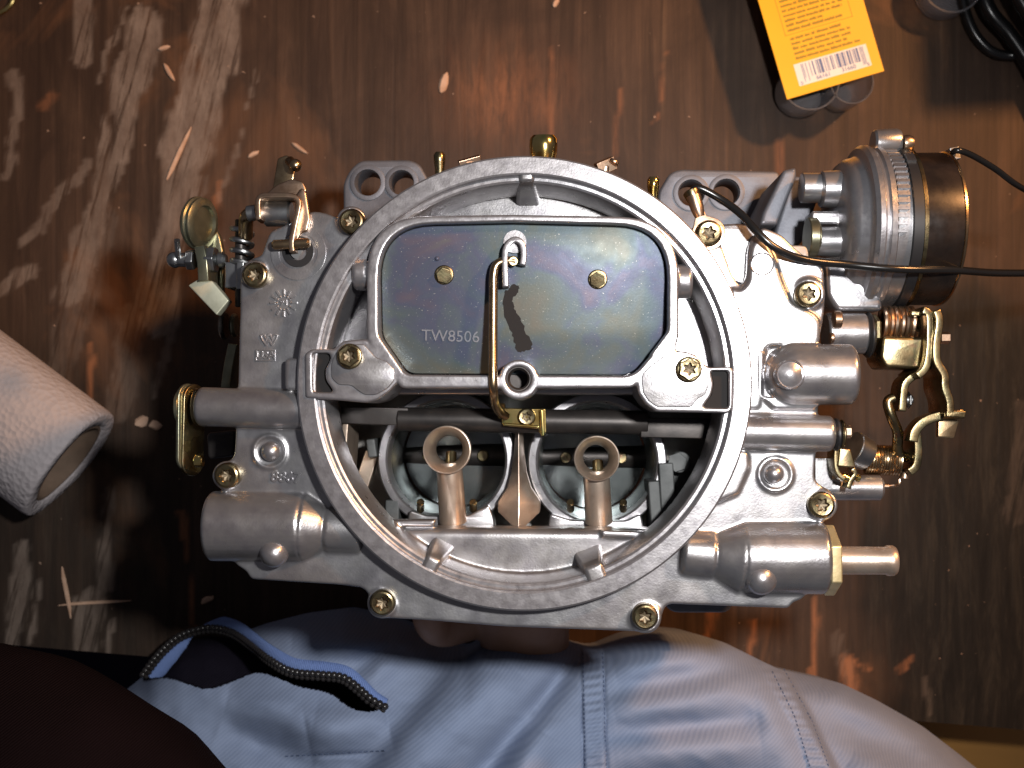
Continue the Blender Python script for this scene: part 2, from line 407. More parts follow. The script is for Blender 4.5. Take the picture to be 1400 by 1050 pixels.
def mk(name, g, material, parent=None, remesh=0, smooth_it=0, bevel=0, ang=35, sharp=True, mats=None):
    me = bpy.data.meshes.new(name)
    me.from_pydata([(x / 1000, y / 1000, z / 1000) for x, y, z in g.v], [], g.f)
    bm = bmesh.new(); bm.from_mesh(me); bmesh.ops.recalc_face_normals(bm, faces=bm.faces); bm.to_mesh(me); bm.free()
    for mm in (mats or [material]): me.materials.append(M[mm] if isinstance(mm, str) else mm)
    if mats: me.polygons.foreach_set('material_index', g.m)
    o = bpy.data.objects.new(name, me); COL.objects.link(o)
    if remesh:
        r = o.modifiers.new('r', 'REMESH'); r.mode = 'VOXEL'; r.voxel_size = remesh / 1000
        if smooth_it:
            s = o.modifiers.new('s', 'SMOOTH'); s.factor = .5; s.iterations = smooth_it
        dg = bpy.context.evaluated_depsgraph_get(); me2 = bpy.data.meshes.new_from_object(o.evaluated_get(dg))
        o.modifiers.clear(); o.data = me2; bpy.data.meshes.remove(me); me = me2; me.name = name
        if len(me.materials) == 0: me.materials.append(M[material])
    me.polygons.foreach_set('use_smooth', [True] * len(me.polygons))
    if not remesh and sharp and not bevel: me.set_sharp_from_angle(angle=rad(ang))
    if bevel:
        b = o.modifiers.new('bevel', 'BEVEL'); b.width = bevel / 1000; b.segments = 2; b.limit_method = 'ANGLE'; b.angle_limit = rad(ang)
        w = o.modifiers.new('wn', 'WEIGHTED_NORMAL')
    setparent(o, parent)
    return o

def put(name, me_obj, loc_mm, parent, rot=(0, 0, 0), scale=1.0):
    o = bpy.data.objects.new(name, me_obj); COL.objects.link(o)
    o.location = [c / 1000 for c in loc_mm]; o.rotation_euler = rot; o.scale = (scale,) * 3
    setparent(o, parent); return o

def thing(name, label, cat, loc, group=None):
    o = bpy.data.objects.new(name, None); COL.objects.link(o); o.location = [c / 1000 for c in loc]; o.empty_display_size = .02
    return tag(o, label, cat, group)
def tag(o, label, cat, group=None):
    o['label'] = label; o['category'] = cat
    if group: o['group'] = group
    return o

# ---------------------------------------------------------------- setting: bench top and what lies below its front edge
def segd(X, Y, a, b):
    ax, ay = a; bx, by = b; dx, dy = bx - ax, by - ay
    t = np.clip(((X - ax) * dx + (Y - ay) * dy) / (dx * dx + dy * dy), 0, 1)
    return np.hypot(X - ax - t * dx, Y - ay - t * dy), t

def vnoise(X, Y, seed):
    r = np.random.RandomState(seed); T_ = r.rand(64, 64)
    xi = np.floor(X).astype(int); yi = np.floor(Y).astype(int); fx = X - xi; fy = Y - yi
    fx = fx * fx * (3 - 2 * fx); fy = fy * fy * (3 - 2 * fy)
    g = lambda i, j: T_[i % 64, j % 64]
    return (g(xi, yi) * (1 - fx) + g(xi + 1, yi) * fx) * (1 - fy) + (g(xi, yi + 1) * (1 - fx) + g(xi + 1, yi + 1) * fx) * fy
def fbm(X, Y, seed, o=4):
    s = 0; a = .5
    for k in range(o): s = s + a * vnoise(X * 2 ** k, Y * 2 ** k, seed + k); a *= .5
    return s

def build_bench():
    # front edge runs through these two photograph points
    e0 = V(88, 888, -TOP); e1 = V(1400, 998, -TOP)
    sl = (e1.y - e0.y) / (e1.x - e0.x)
    nx, ny = 420, 330
    xs = np.linspace(-420, 420, nx)
    ts = np.linspace(0, 1, ny)
    X = np.repeat(xs[None, :], ny, 0); Yb = e0.y + (X - e0.x) * sl
    Y = Yb + ts[:, None] * (420 - Yb)
    k = U(-TOP); PX = X / k + 700; PY = 525 - Y / k
    wob = (fbm(PX / 40, PY / 90, 3) - .5)
    paint = np.zeros_like(X)
    streaks = [((315, -40), (255, 200), 34, 1.0), ((255, 200), (215, 440), 26, .75), ((195, 30), (160, 200), 26, .95), ((160, 200), (95, 400), 22, .7),
               ((120, -30), (110, 75), 20, .9), ((20, 100), (5, 240), 7, .7), ((120, 220), (40, 330), 9, .6), ((45, 370), (0, 400), 12, .8),
               ((165, 10), (140, 110), 5, .8), ((355, 95), (343, 145), 4, .6), ((330, 180), (295, 280), 5, .5), ((270, 250), (160, 470), 12, .45),
               ((175, 430), (165, 560), 22, .3), ((235, 440), (215, 540), 6, .55), ((150, 680), (135, 800), 14, .45), ((120, 820), (110, 900), 20, .6), ((145, 850), (146, 905), 5, .7),
               ((28, 750), (12, 890), 16, .7), ((52, 780), (42, 880), 4, .7), ((90, 480), (60, 700), 8, .15), ((150, 300), (60, 560), 20, .25),
               ((1140, 870), (1170, 950), 9, .25), ((1265, 930), (1275, 975), 6, .3), ((1400, 560), (1390, 700), 20, .18)]
    for a, b, w, s in streaks:
        d, t = segd(PX + wob * 40, PY, a, b)
        w2 = w * (.75 + .8 * (fbm(PX / 12, PY / 60, 11) - .25))
        paint = np.maximum(paint, s * np.clip((w2 - d) / (w * .13 + .6), 0, 1))
    bare = np.zeros_like(X)  # bare wood chips and streaks, with warm lamp glow painted in
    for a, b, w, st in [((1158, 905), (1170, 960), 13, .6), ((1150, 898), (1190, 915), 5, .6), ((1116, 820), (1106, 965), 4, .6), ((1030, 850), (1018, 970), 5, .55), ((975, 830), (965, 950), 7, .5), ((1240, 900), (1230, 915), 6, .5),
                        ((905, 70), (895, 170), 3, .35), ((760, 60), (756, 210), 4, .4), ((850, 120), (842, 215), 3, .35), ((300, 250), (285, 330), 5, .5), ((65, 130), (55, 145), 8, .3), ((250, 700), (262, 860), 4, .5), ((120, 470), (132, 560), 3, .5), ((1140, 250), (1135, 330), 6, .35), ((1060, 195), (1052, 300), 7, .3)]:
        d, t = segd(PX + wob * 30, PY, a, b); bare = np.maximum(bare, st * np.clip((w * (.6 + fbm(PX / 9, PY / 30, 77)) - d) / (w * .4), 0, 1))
    bare = np.maximum(bare, .42 * np.exp(-((PX - 690) / 75) ** 2 - ((PY - 130) / 60) ** 2) * (.4 + 1.2 * fbm(PX / 25, PY / 30, 5)))  # soft pool of warm lamp light painted above the flange
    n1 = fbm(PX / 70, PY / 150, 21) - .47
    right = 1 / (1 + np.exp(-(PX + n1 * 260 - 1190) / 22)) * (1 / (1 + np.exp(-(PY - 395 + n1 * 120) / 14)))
    left = .62 / (1 + np.exp((PX + n1 * 300 - 250 - np.clip(PY - 600, 0, 400) * .35) / 45)) * (1 / (1 + np.exp(-(PY - 455 + n1 * 160) / 30)))  # shade over the lower left of the bench painted into the colour
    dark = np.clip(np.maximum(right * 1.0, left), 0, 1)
    vs = np.stack([X, Y, np.zeros_like(X)], -1).reshape(-1, 3)
    fs = []
    for j in range(ny - 1):
        for i in range(nx - 1):
            a = j * nx + i; fs.append((a, a + 1, a + nx + 1, a + nx))
    nv = len(vs)
    # front face and underside, 19 mm board
    low = [(x, e0.y + (x - e0.x) * sl, -19) for x in xs]; back = [(-420, 420, -19), (420, 420, -19)]
    vs = [tuple(v) for v in vs] + low + back
    for i in range(nx - 1): fs.append((i, nv + i, nv + i + 1, i + 1))
    fs.append(tuple(nv + i for i in range(nx)) + (nv + nx + 1, nv + nx))
    me = bpy.data.meshes.new('workbench_top'); me.from_pydata([(x / 1000, y / 1000, z / 1000) for x, y, z in vs], [], fs)
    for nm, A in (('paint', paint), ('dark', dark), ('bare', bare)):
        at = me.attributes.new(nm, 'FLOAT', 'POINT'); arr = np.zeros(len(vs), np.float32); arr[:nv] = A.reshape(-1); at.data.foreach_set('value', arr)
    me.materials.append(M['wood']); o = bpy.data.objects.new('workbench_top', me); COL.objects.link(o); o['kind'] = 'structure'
    sh = mk('lower_shelf', box((330, -330, -75), (540, 760, 18)), 'shelf'); sh['kind'] = 'structure'
    fl = mk('floor', box((0, 0, -790), (6000, 6000, 20)), 'lining'); fl['kind'] = 'structure'
build_bench()

# ---------------------------------------------------------------- the carburetor
carb = thing('carburetor', 'silver cast metal four barrel carburetor held over the bench, choke plate closed', 'carburetor', (0, 0, TOP - 84))
HELD[0] = True
RC = V(714.5, 522.5, 0)                                   # axis of the air-cleaner flange
def rc(z): return Vector((RC.x, RC.y, TOP + z))
def seg_circle(R, y_lo, y_hi, n=90):
    """part of the flange circle between two world y, as an outline"""
    pts = []
    for i in range(n):
        a = 2 * math.pi * i / n; x = RC.x + R * math.cos(a); y = RC.y + R * math.sin(a)
        pts.append((x, min(max(y, y_lo), y_hi)))
    out = [pts[0]]
    for p in pts[1:]:
        if (Vector(p) - Vector(out[-1])).length > .05: out.append(p)
    # flat cut edges: clip x on the clamped rows
    res = []
    for x, y in out:
        lim = math.sqrt(max(R * R - (y - RC.y) ** 2, 0)); res.append((min(max(x, RC.x - lim), RC.x + lim), y))
    fin = [res[0]]
    for p in res[1:]:
        if (Vector(p) - Vector(fin[-1])).length > .05: fin.append(p)
    return fin

def arc(x, y, r, a0, a1, n=12): return [(x + r * math.cos(rad(a0 + (a1 - a0) * i / n)), y + r * math.sin(rad(a0 + (a1 - a0) * i / n))) for i in range(n + 1)]
HP = -7.0                                                # top of the cover plate
cover_out = [(427, 288), (446, 291), (462, 298)] + arc(714, 522, 288, -139, -43, 24) + [(955, 306), (985, 330), (1000, 372), (1012, 392), (1021, 380), (1023, 340), (1028, 325),
             (1043, 310), (1068, 320), (1091, 343), (1127, 366), (1128, 417), (1126, 437), (1119, 471), (1119, 577), (1116, 620), (1114, 655), (1122, 664), (1137, 671), (1143, 687),
             (1138, 704), (1122, 712), (1110, 730), (1103, 813), (1096, 820), (1084, 824), (1079, 832), (916, 826), (909, 830), (904, 846), (895, 860), (880, 864),
             (800, 861), (690, 857), (580, 848), (522, 845), (508, 838), (503, 826), (503, 810), (493, 803), (469, 800), (342, 792), (337, 782), (319, 770), (315, 700),
             (303, 669), (292, 660), (289, 648), (298, 633), (314, 630), (320, 622), (322, 584), (325, 525), (328, 420), (328, 385), (333, 362), (346, 352), (357, 350), (363, 332),
             (369, 316), (384, 310), (405, 300)]
cx_, cy_ = 714.5, 522.5
plate = prism([fillet(cover_out, 7), circ_px(714, 522, 274, 90)], HP, -14, .5)
def cone(px0, py0, r0, px1, py1, r1, h, n=40):
    return cyl(V(px0, py0, h), V(px1, py1, h), r0, r1, n, ch=1.0)
hb = -9
barrel_l = join(cone(287, 719, 48 * U(hb), 418, 720, 47 * U(hb), hb), cone(414, 720, 46.5 * U(hb), 448, 722, 33 * U(hb), hb), cone(446, 722, 33 * U(hb), 498, 726, 31 * U(hb), hb))
barrel_r = join(cone(1012, 762, 48 * U(hb), 1128, 762, 49 * U(hb), hb), cone(975, 758, 32 * U(hb), 1016, 762, 47 * U(hb), hb), cone(930, 754, 31 * U(hb), 978, 758, 32 * U(hb), hb))
tube_l = cone(271, 556, 27 * U(-10), 430, 561, 26 * U(-10), -6.5)
tube_r = cone(1000, 590, 24 * U(-10), 1139, 593, 24 * U(-10), -6.5)
h2 = -7.5
barrel_2 = join(cone(1085, 512, 41.5 * U(h2), 1167, 512, 41 * U(h2), h2), sphere(V(1086, 512, h2), 41.5 * U(h2)))
bosses = join(*[cyl(V(x, y, -19), V(x, y, HP + .9), r * U(HP), None, 30, .5) for x, y, r in
                ((349, 376, 20), (481, 303, 21), (311, 650, 20), (523, 824, 21), (882, 843, 22), (1123, 690, 21), (1105, 402, 22), (969, 319, 22))])
rings = join(*[lathe([(0, 24 * U(HP)), (2.6, 24 * U(HP)), (2.6, 20 * U(HP)), (0, 20 * U(HP))], V(x, y, HP - 2), (0, 0, 1), 36, close=False) for x, y in ((371, 617), (1058, 648))])
# raised plate on the right and its rim
raised = prism([[(1000, 392), (1012, 397), (1024, 386), (1027, 340), (1034, 326), (1048, 330), (1060, 352), (1070, 384), (1084, 415), (1112, 427), (1122, 437), (1122, 470), (1048, 474), (1040, 560), (1000, 560)]], -5.5, -12, .8, round_=8)
step_r = prism([[(1000, 545), (1118, 545), (1118, 576), (1000, 572)]], -6.0, -12, .8, round_=4)
pad_r2 = prism([[(990, 612), (1024, 618), (1026, 640), (1010, 676), (975, 690)]], -4.8, -12, 1.0, round_=5)
lip_l = prism([[(389, 491), (412, 489), (412, 534), (389, 533)]], -2.2, -12, .6, round_=5)
hood_r = prism([[(1040, 480), (1042, 540), (1060, 556), (1118, 556), (1118, 545), (1040, 545)]], -5.2, -12, .5, round_=3)
y_up = V(700, 540, -20).y; y_lo = V(700, 722, -18).y
fl_up = prism_mm([seg_circle(62, y_up, 999)], TOP - 26, TOP - 19.5, 1)
ledge = prism_mm([seg_circle(62, -999, y_lo)], TOP - 28, TOP - 16.5, 2.6, 4)
rimtube = lathe([(0, 60.5), (9, 60.5), (9, 57.2), (0, 56.6)], rc(-18), (0, 0, 1), 120, close=False)
def lug(px, py, w, ang):
    d = Vector((math.cos(ang), math.sin(ang), 0)); t = Vector((-d.y, d.x, 0)); c = V(px, py, -1)
    vs = []
    for z, din, dout, ww in ((-21 - -1, -4.8, 6, w * 1.45), (-3, -2.2, 6, w), (.4, -1.0, 5.6, w * .8)):
        for s, q in ((-1, din), (1, din), (1, dout), (-1, dout)):
            p = c + t * s * ww / 2 + d * q; vs.append((p.x, p.y, c.z + z))
    fs = [(3, 2, 1, 0), (8, 9, 10, 11)]
    for k in range(2):
        for i in range(4): fs.append((k * 4 + i, k * 4 + (i + 1) % 4, (k + 1) * 4 + (i + 1) % 4, (k + 1) * 4 + i))
    return G().add(vs, fs)
lugs = join(lug(720, 243, 6.2, rad(90)), lug(592, 767, 6.4, rad(243)), lug(812, 778, 7.2, rad(291)))
ridge_up = prism([[(519, 711), (596, 711), (592, 720), (524, 720)]], -15.3, -20, .5)
ridge_up2 = prism([[(821, 725), (890, 727), (880, 737), (823, 734)]], -15.3, -20, .5)
cover = mk('top_cover', join(plate, barrel_l, barrel_r, tube_l, tube_r, barrel_2, bosses, rings, raised, step_r, pad_r2, lip_l, hood_r, fl_up, ledge, rimtube, ridge_up, ridge_up2),
           'cast', carb, remesh=.42, smooth_it=4)
cover['label'] = 'cast metal top cover with round fuel inlet barrels'
mk('locating_lug', lug(720, 243, 5.4, rad(90)), 'cast', cover, bevel=1.1)
mk('locating_lug', lug(592, 767, 5.4, rad(243)), 'cast', cover, bevel=1.1)
mk('locating_lug', lug(812, 778, 6.6, rad(291)), 'cast', cover, bevel=1.1)

ring = mk('air_cleaner_flange', lathe([(-14, 64.6), (-1.2, 65.1), (-.35, 64.9), (0, 64.4), (0, 60.0), (-.25, 59.55), (-1.5, 59.3), (-1.75, 58.9), (-1.75, 58.1), (-2.1, 57.5), (-3.2, 57.2), (-15, 56.6)],
                                     rc(0), (0, 0, 1), 220, close=False), 'machined', carb, ang=28)
ring['label'] = 'machined round flange for the air cleaner'

# choke tower: rim round the choke plate, front bar, the two vent pads
ch_out = fillet([(501, 296), (700, 293), (928, 297), (928, 470), (880, 512), (866, 530), (548, 531), (520, 490), (501, 465)], [100, 0, 100, 12, 8, 6, 6, 8, 8], 10)
_k = next(i for i in range(len(ch_out)) if ch_out[i][0] < 600 and ch_out[i - 1][0] > 800 and ch_out[i][1] > 500)
ch_out = ch_out[:_k] + arc(709, 519, 27.5, 26, 154) + ch_out[_k:]
ch_in = fillet([(517, 307), (700, 303), (914, 308), (914, 458), (866, 514), (553, 512), (517, 460)], [92, 0, 92, 16, 16, 12, 12], 10)
_k = next(i for i in range(len(ch_in)) if ch_in[i][1] > 508 and ch_in[i][0] < 800 and ch_in[i - 1][0] > 800)
ch_in = ch_in[:_k] + [(740, 513.3)] + arc(709, 519, 27.5, -12, -168) + [(678, 512.8)] + ch_in[_k:]
pad_l = [(416, 484), (425, 477), (457, 477), (468, 466), (500, 463), (518, 483), (534, 489), (545, 503), (545, 521), (533, 535), (516, 547), (500, 551), (470, 548), (417, 544)]
pit_l = [(427, 483), (450, 483), (452, 490), (444, 505), (445, 520), (456, 536), (428, 536)]
pad_r = [(870, 520), (872, 537), (883, 553), (897, 563), (997, 565), (1002, 556), (1003, 506), (999, 501), (970, 502), (962, 497), (952, 485), (938, 480), (910, 478), (884, 497), (872, 509)]
pit_r = [(972, 507), (996, 507), (996, 558), (961, 557), (973, 540), (976, 525)]
boss_c = circ_px(709, 519, 28)
tower_h = 0.8
tower = join(prism([ch_out, ch_in, circ_px(709, 518, 17)], tower_h, -21, .6),
             prism([pad_l, pit_l], tower_h, -24, .6, round_=4), prism([pad_r, pit_r], tower_h, -24, .6, round_=4),
             cyl(V(484, 374, -5), V(506, 374, -5), 5.0, None, 30, .8), cyl(V(921, 385, -5), V(945, 385, -5), 5.0, None, 30, .8),
             prism([[(890, 484), (914, 452), (927, 452), (924, 482), (890, 504)]], tower_h, -20, .4), prism([[(517, 458), (504, 470), (515, 490), (545, 512), (553, 511)]], tower_h, -20, .4))
tw = mk('choke_tower', tower, 'machined', carb, remesh=.36, smooth_it=2)
tw['label'] = 'cast rim round the choke plate with two flat pads'
# raised islands on the two pads (a groove runs round them)
isl_l = [(455, 490), (461, 479), (474, 471), (497, 470), (513, 488), (529, 494), (539, 505), (539, 520), (530, 531), (514, 540), (498, 540), (489, 534), (480, 527), (462, 526), (453, 517), (452, 502)]
isl_r = [(877, 522), (879, 537), (887, 549), (899, 557), (945, 557), (954, 546), (965, 540), (970, 526), (968, 511), (957, 500), (949, 489), (936, 485), (912, 483), (889, 500), (878, 511)]
mk('vent_pad', prism([isl_l], tower_h + .4, -3, .3, round_=4), 'cast', tw)
mk('vent_pad', prism([isl_r], tower_h + .4, -3, .3, round_=4), 'cast', tw)
for pit_ in (pit_l, pit_r): mk('pocket_shade', prism([pit_], -1.0, -4, 0), 'stain', tw)  # flat dark floors painting the shade of deep pockets
mk('stud_hole', join(lathe([(0, 16.6 * U(0)), (0, 15.2 * U(0)), (-9, 14.2 * U(0)), (-9, 16.6 * U(0))], V(709, 518, 0), (0, 0, 1), 36, close=False),
                     *[lathe([(-z, 14.9 * U(0)), (-z - .5, 12.6 * U(0)), (-z - 1, 14.9 * U(0))], V(709, 518, 0), (0, 0, 1), 36, close=False) for z in (1, 2.2, 3.4, 4.6)],
                     cyl(V(709, 518, -14), V(709, 518, -9), 14 * U(0))), 'darksteel', tw)

# choke plate, lettering and linkage
ci = fillet([(518.5, 308.5), (700, 304.5), (912.5, 309.5), (912.5, 457), (865, 512.5), (553.5, 510.5), (518.5, 459.5)], [91, 0, 91, 16, 16, 12, 12], 10)
CH = -4.0
cp = mk('choke_plate', prism([ci], CH, CH - 1.5, .3, href=0), 'choke', carb)
cp['label'] = 'heat tinted blue grey choke plate stamped TW8506'
mk('stamped_lettering', text_g('TW8506', 4.7, .5, V(615, 460, CH + .1), rad(-2.0), .0), 'dull', cp)
stain = [(703, 388), (712, 392), (706, 402), (700, 410), (704, 424), (712, 436), (716, 448), (722, 460), (728, 470), (726, 478), (716, 481), (706, 481), (703, 470), (701, 458), (694, 446), (690, 432), (688, 415), (690, 398)]
stain = [(x + random.uniform(-1.5, 1.5), y + random.uniform(-1.5, 1.5)) for x, y in fillet(stain, 4, 3)]
mk('oil_stain', prism([stain], CH + .06, CH - .3, 0), 'stain', cp)
def torx(scale=1.0, hexflange=False):
    n = 48; g = G(); rings_ = []
    def star(s): return [s * (1.62 + .30 * math.cos(6 * 2 * math.pi * i / n)) for i in range(n)]
    prof = [([3.75] * n, -2.4), ([3.8] * n, -.2), ([3.75] * n, .45), ([3.35] * n, 1.05), ([2.9] * n, 1.25), ([2.55] * n, 1.2), (star(1.12), 1.15), (star(1.0), .95), (star(.97), -.35), ([.05] * n, -.9)]
    if hexflange:
        hx = [3.0 / max(math.cos((2 * math.pi * i / n) % (math.pi / 3) - math.pi / 6), .5) for i in range(n)]
        prof = [([3.9] * n, -1.4), ([3.9] * n, 0), ([3.6] * n, .4), ([3.3] * n, .5)] + [([h * .98 for h in hx], .5), (hx, .7), (hx, 1.5), ([h * .9 for h in hx], 1.8), ([2.4] * n, 1.75), (star(1.1), 1.7), (star(1.0), 1.5), (star(.96), .4), ([.05] * n, -.1)]
    vs = []
    for rr, z in prof:
        for i in range(n):
            a = 2 * math.pi * i / n; vs.append((rr[i] * scale * math.cos(a), rr[i] * scale * math.sin(a), z * scale))
    fs = []
    for k in range(len(prof) - 1):
        for i in range(n):
            j = (i + 1) % n; fs.append((k * n + i, k * n + j, (k + 1) * n + j, (k + 1) * n + i))
    fs.append(tuple((len(prof) - 1) * n + i for i in range(n))); fs.append(tuple(range(n - 1, -1, -1)))
    g.add(vs, fs); g.m = [1 if q // n >= len(prof) - 3 else 0 for q in range((len(prof) - 1) * n)] + [1, 0]  # recess faces get the darker shade colour
    return g
def proto(g, material, name, ang=30, mats=None):
    o = mk(name, g, material, None, ang=ang, mats=mats); me = o.data; bpy.data.objects.remove(o); return me
torx_me = proto(torx(), 'gold', 'screw', mats=['gold', 'socket_shade']); torx_hex = proto(torx(1.0, True), 'gold', 'screw_hex', mats=['gold', 'socket_shade'])
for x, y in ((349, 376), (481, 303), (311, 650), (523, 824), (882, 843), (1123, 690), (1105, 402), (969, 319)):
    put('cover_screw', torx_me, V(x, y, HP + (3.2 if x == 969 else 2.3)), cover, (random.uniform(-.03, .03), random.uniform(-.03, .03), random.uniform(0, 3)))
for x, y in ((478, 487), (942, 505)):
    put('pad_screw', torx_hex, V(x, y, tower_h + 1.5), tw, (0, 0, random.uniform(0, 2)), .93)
for x, y in ((607, 376), (817, 382)):
    s = mk('plate_screw', join(lathe([(-.5, 2.9), (0, 2.9), (.25, 2.7), (.3, 2.4)], V(x, y, CH), (0, 0, 1), 30), hexa(V(x, y, CH), V(x, y, CH + 1.5), 2.35, random.random())), 'gold', cp, bevel=.15)
mk('rivet_dimple', sphere(V(598, 354, CH - .1), .75, 12, 6), 'choke', cp)
mk('choke_lever', join(ribbon([(691, 392), (690, 352), (693, 336), (703, 327), (713, 332), (716, 348), (714, 362)], CH + 4.6, CH - .3, 1.7, sub=4),
                       lathe([(0, 3.3), (.8, 3.3)], V(704, 331, CH + 1.1), (0, 0, 1), 24)), 'machined', carb)
mk('lever_pin', cyl(V(700, 357, CH), V(702, 357, CH + 4.2), 1.5), 'gold', carb)
rod = [V(704, 357, -1.0), V(690, 357, -.8), V(679, 362, -.6), V(675, 376, -.5), V(674.5, 400, -.6), V(674, 460, 0), V(674, 515, 1.6), V(675, 536, 0), V(677, 552, -8), V(683, 563, -14), V(692, 569, -17)]
mk('choke_rod', tube(rod, 1.32, 14, smooth=6), 'bronze', carb)

# cross shaft under the tower with its brass lever
sh_h = -25
mk('cross_shaft', join(cyl(V(545, 573, sh_h), V(885, 578, sh_h), 3.7, None, 28, .2)), 'darksteel', carb)
mk('shaft_end_block', prism([[(466, 556), (558, 558), (558, 582), (466, 579)]], -22.5, -30, .3), 'darksteel', carb)
mk('shaft_end_block', prism([[(876, 571), (972, 572), (972, 600), (876, 598)]], -22.5, -30, .3), 'darksteel', carb)
br = mk('shaft_lever', join(prism([[(686, 558), (746, 559), (747, 592), (737, 592), (736, 583), (686, 580)]], -20.3, -21.6, .2, round_=2), ribbon([(688, 580), (737, 584)], -18.8, -22, 1.0), ribbon([(740, 560), (742, 596)], -18.8, -23, 1.2),
                            cyl(V(681, 562, -19), V(691, 562, -19), 2.4)), 'goldshiny', carb, bevel=.15)
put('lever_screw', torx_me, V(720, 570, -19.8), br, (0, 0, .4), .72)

# throat: bores, venturi clusters, boosters
def bore_center(px, py): return V(px, py, -36)
BC = [bore_center(611, 628), bore_center(816, 631)]
body_out = [(372, 335), (1105, 335), (1112, 420), (1112, 700), (1090, 820), (905, 826), (880, 852), (525, 838), (505, 805), (345, 785), (335, 600), (340, 420)]
thr = [V(x, y, -20)[:2] for x, y in fillet([(368, 532), (1082, 532), (1082, 742), (368, 742)], 20)]
bodywall = prism_mm([[V(x, y, -20)[:2] for x, y in fillet(body_out, 10)], thr], TOP - 62, TOP - 20.2, .5)
flo = prism_mm([[V(x, y, -20)[:2] for x, y in fillet(body_out, 10)]] + [[(c.x + 18.6 * math.cos(2 * math.pi * i / 60), c.y + 18.6 * math.sin(2 * math.pi * i / 60)) for i in range(60)] for c in BC], TOP - 83.5, TOP - 62, .8)
body = mk('main_body', bodywall, 'cast_dark', carb); body['label'] = 'lower bowl casting beneath the cover'
base_out = [(x, y) for x, y in ((474, 336), (590, 334), (900, 334), (1030, 338), (1040, 420), (1010, 780), (510, 780), (480, 420))]
rear = [(RC.x + 62.5 * math.cos(rad(a)), RC.y + 62.5 * math.sin(rad(a))) for a in range(50, 131, 4)] + [(RC.x - 44, RC.y + 38), (RC.x + 44, RC.y + 38)]
mk('throttle_body', join(flo, prism([base_out, circ_px(709, 600, 190, 40)], -72.5, -83.8, .8, round_=14), prism_mm([rear], TOP - 70, TOP - 20.5, 2)), 'cast_dark', carb)
for c in BC:
    v = mk('venturi', lathe([(-47, 18.9), (-30, 18.0), (-20, 17.4), (-8, 18.4), (-.6, 19.6), (-.4, 19.9), (-1, 20.4), (-8, 21), (-26, 21), (-26, 22), (-47, 22)], Vector((c.x, c.y, TOP - 36)), (0, 0, 1), 80, close=False), 'deep', carb)
    mk('venturi_rim', lathe([(-5, 21.8), (1.2, 21.9), (1.9, 21.4), (2.0, 19.4), (1.4, 18.8), (-4, 18.4)], Vector((c.x, c.y, TOP - 36)), (0, 0, 1), 80, close=False), 'machined', v)
    s = mk('throttle_shaft', cyl(Vector((c.x - 18.4, c.y + 0.2, TOP - 70)), Vector((c.x + 18.4, c.y + .2, TOP - 70)), 4.0), 'darksteel', v)
    tilt = rad(3.2)
    pl = lathe([(-.8, 17.6), (.8, 17.6)], Vector((c.x, c.y, TOP - 69)), (math.sin(rad(3.8)), -math.sin(rad(3.3)), 1), 60)
    mk('throttle_plate', pl, 'plate', v)
    for sx in (-9.5, 9.5):
        mk('shaft_screw', join(cyl(Vector((c.x + sx, c.y, TOP - 66.5)), Vector((c.x + sx, c.y, TOP - 65.2)), 2.0, None, 20)), 'gold', v)
CLX = [(611, 615), (816, 627)]
for (bx, by), c in zip(CLX, BC):
    p = V(bx, by, -20)
    r = 33 * U(-23) if bx < 700 else 31 * U(-23)
    bo = mk('booster_venturi', lathe([(-.2, r * .90), (.2, r * .94), (.1, r * .98), (-.5, r), (-3.0, r), (-4.6, r * .86), (-9, r * .80), (-13, r * .86), (-13, r * .68), (-8, r * .56), (-4.5, r * .60), (-1.6, r * .78)], p, (0, 0, 1), 56, close=False), 'brown', carb)
    mk('discharge_tube', cyl(Vector((p.x + .6, p.y - 1.0, p.z - 8)), Vector((p.x + .6, p.y - 6, p.z - 5.5)), 1.7), 'gold', bo)
    y2 = V(bx, 712, -33).y
    arm = tube([Vector((p.x + .1, p.y - r * .55, p.z - 6.5)), Vector((p.x + .3, p.y - r * 1.2, p.z - 7)), Vector((p.x + 1, y2, p.z - 10))], [3.95, 4.05, 4.3], 24, smooth=6)
    mk('booster_arm', arm, 'brown', bo)
    for s in (-1, 1):
        mk('idle_tube', cyl(V(bx + 36 * s, 697, -34), V(bx + 36 * s, 686, -29), 1.2), 'gold', bo)
# cluster mounting flange along the ledge
mk('cluster_flange', prism([[(560, 697), (583, 705), (640, 705), (668, 690), (676, 712), (676, 726), (555, 722)]], -31, -40, .6, round_=5), 'cast', carb)
mk('cluster_flange', prism([[(752, 702), (780, 711), (855, 712), (876, 702), (884, 735), (748, 728)]], -31, -40, .6, round_=5), 'cast', carb)
# wedge between the bores
def wedge():
    rows = [(584, 5, -27), (620, 7, -26.5), (648, 11, -26), (668, 17, -26), (688, 30, -26), (702, 29, -25.5), (727, 3, -23.5)]
    vs = []; fs = []
    for y, w, h in rows:
        c = V(709, y, h); k = U(h)
        for dx, dz in ((-w, -9), (-w, -4), (0, 0), (w, -4), (w, -9)): vs.append((c.x + dx * k, c.y, c.z + dz))
    for i in range(len(rows) - 1):
        for j in range(4): fs.append((i * 5 + j, i * 5 + j + 1, (i + 1) * 5 + j + 1, (i + 1) * 5 + j))
        fs.append((i * 5 + 4, i * 5, (i + 1) * 5, (i + 1) * 5 + 4))
    fs += [tuple(range(5)), tuple((len(rows) - 1) * 5 + j for j in range(4, -1, -1))]
    return G().add(vs, fs)
mk('bore_divider', wedge(), 'brown', carb, bevel=.5)
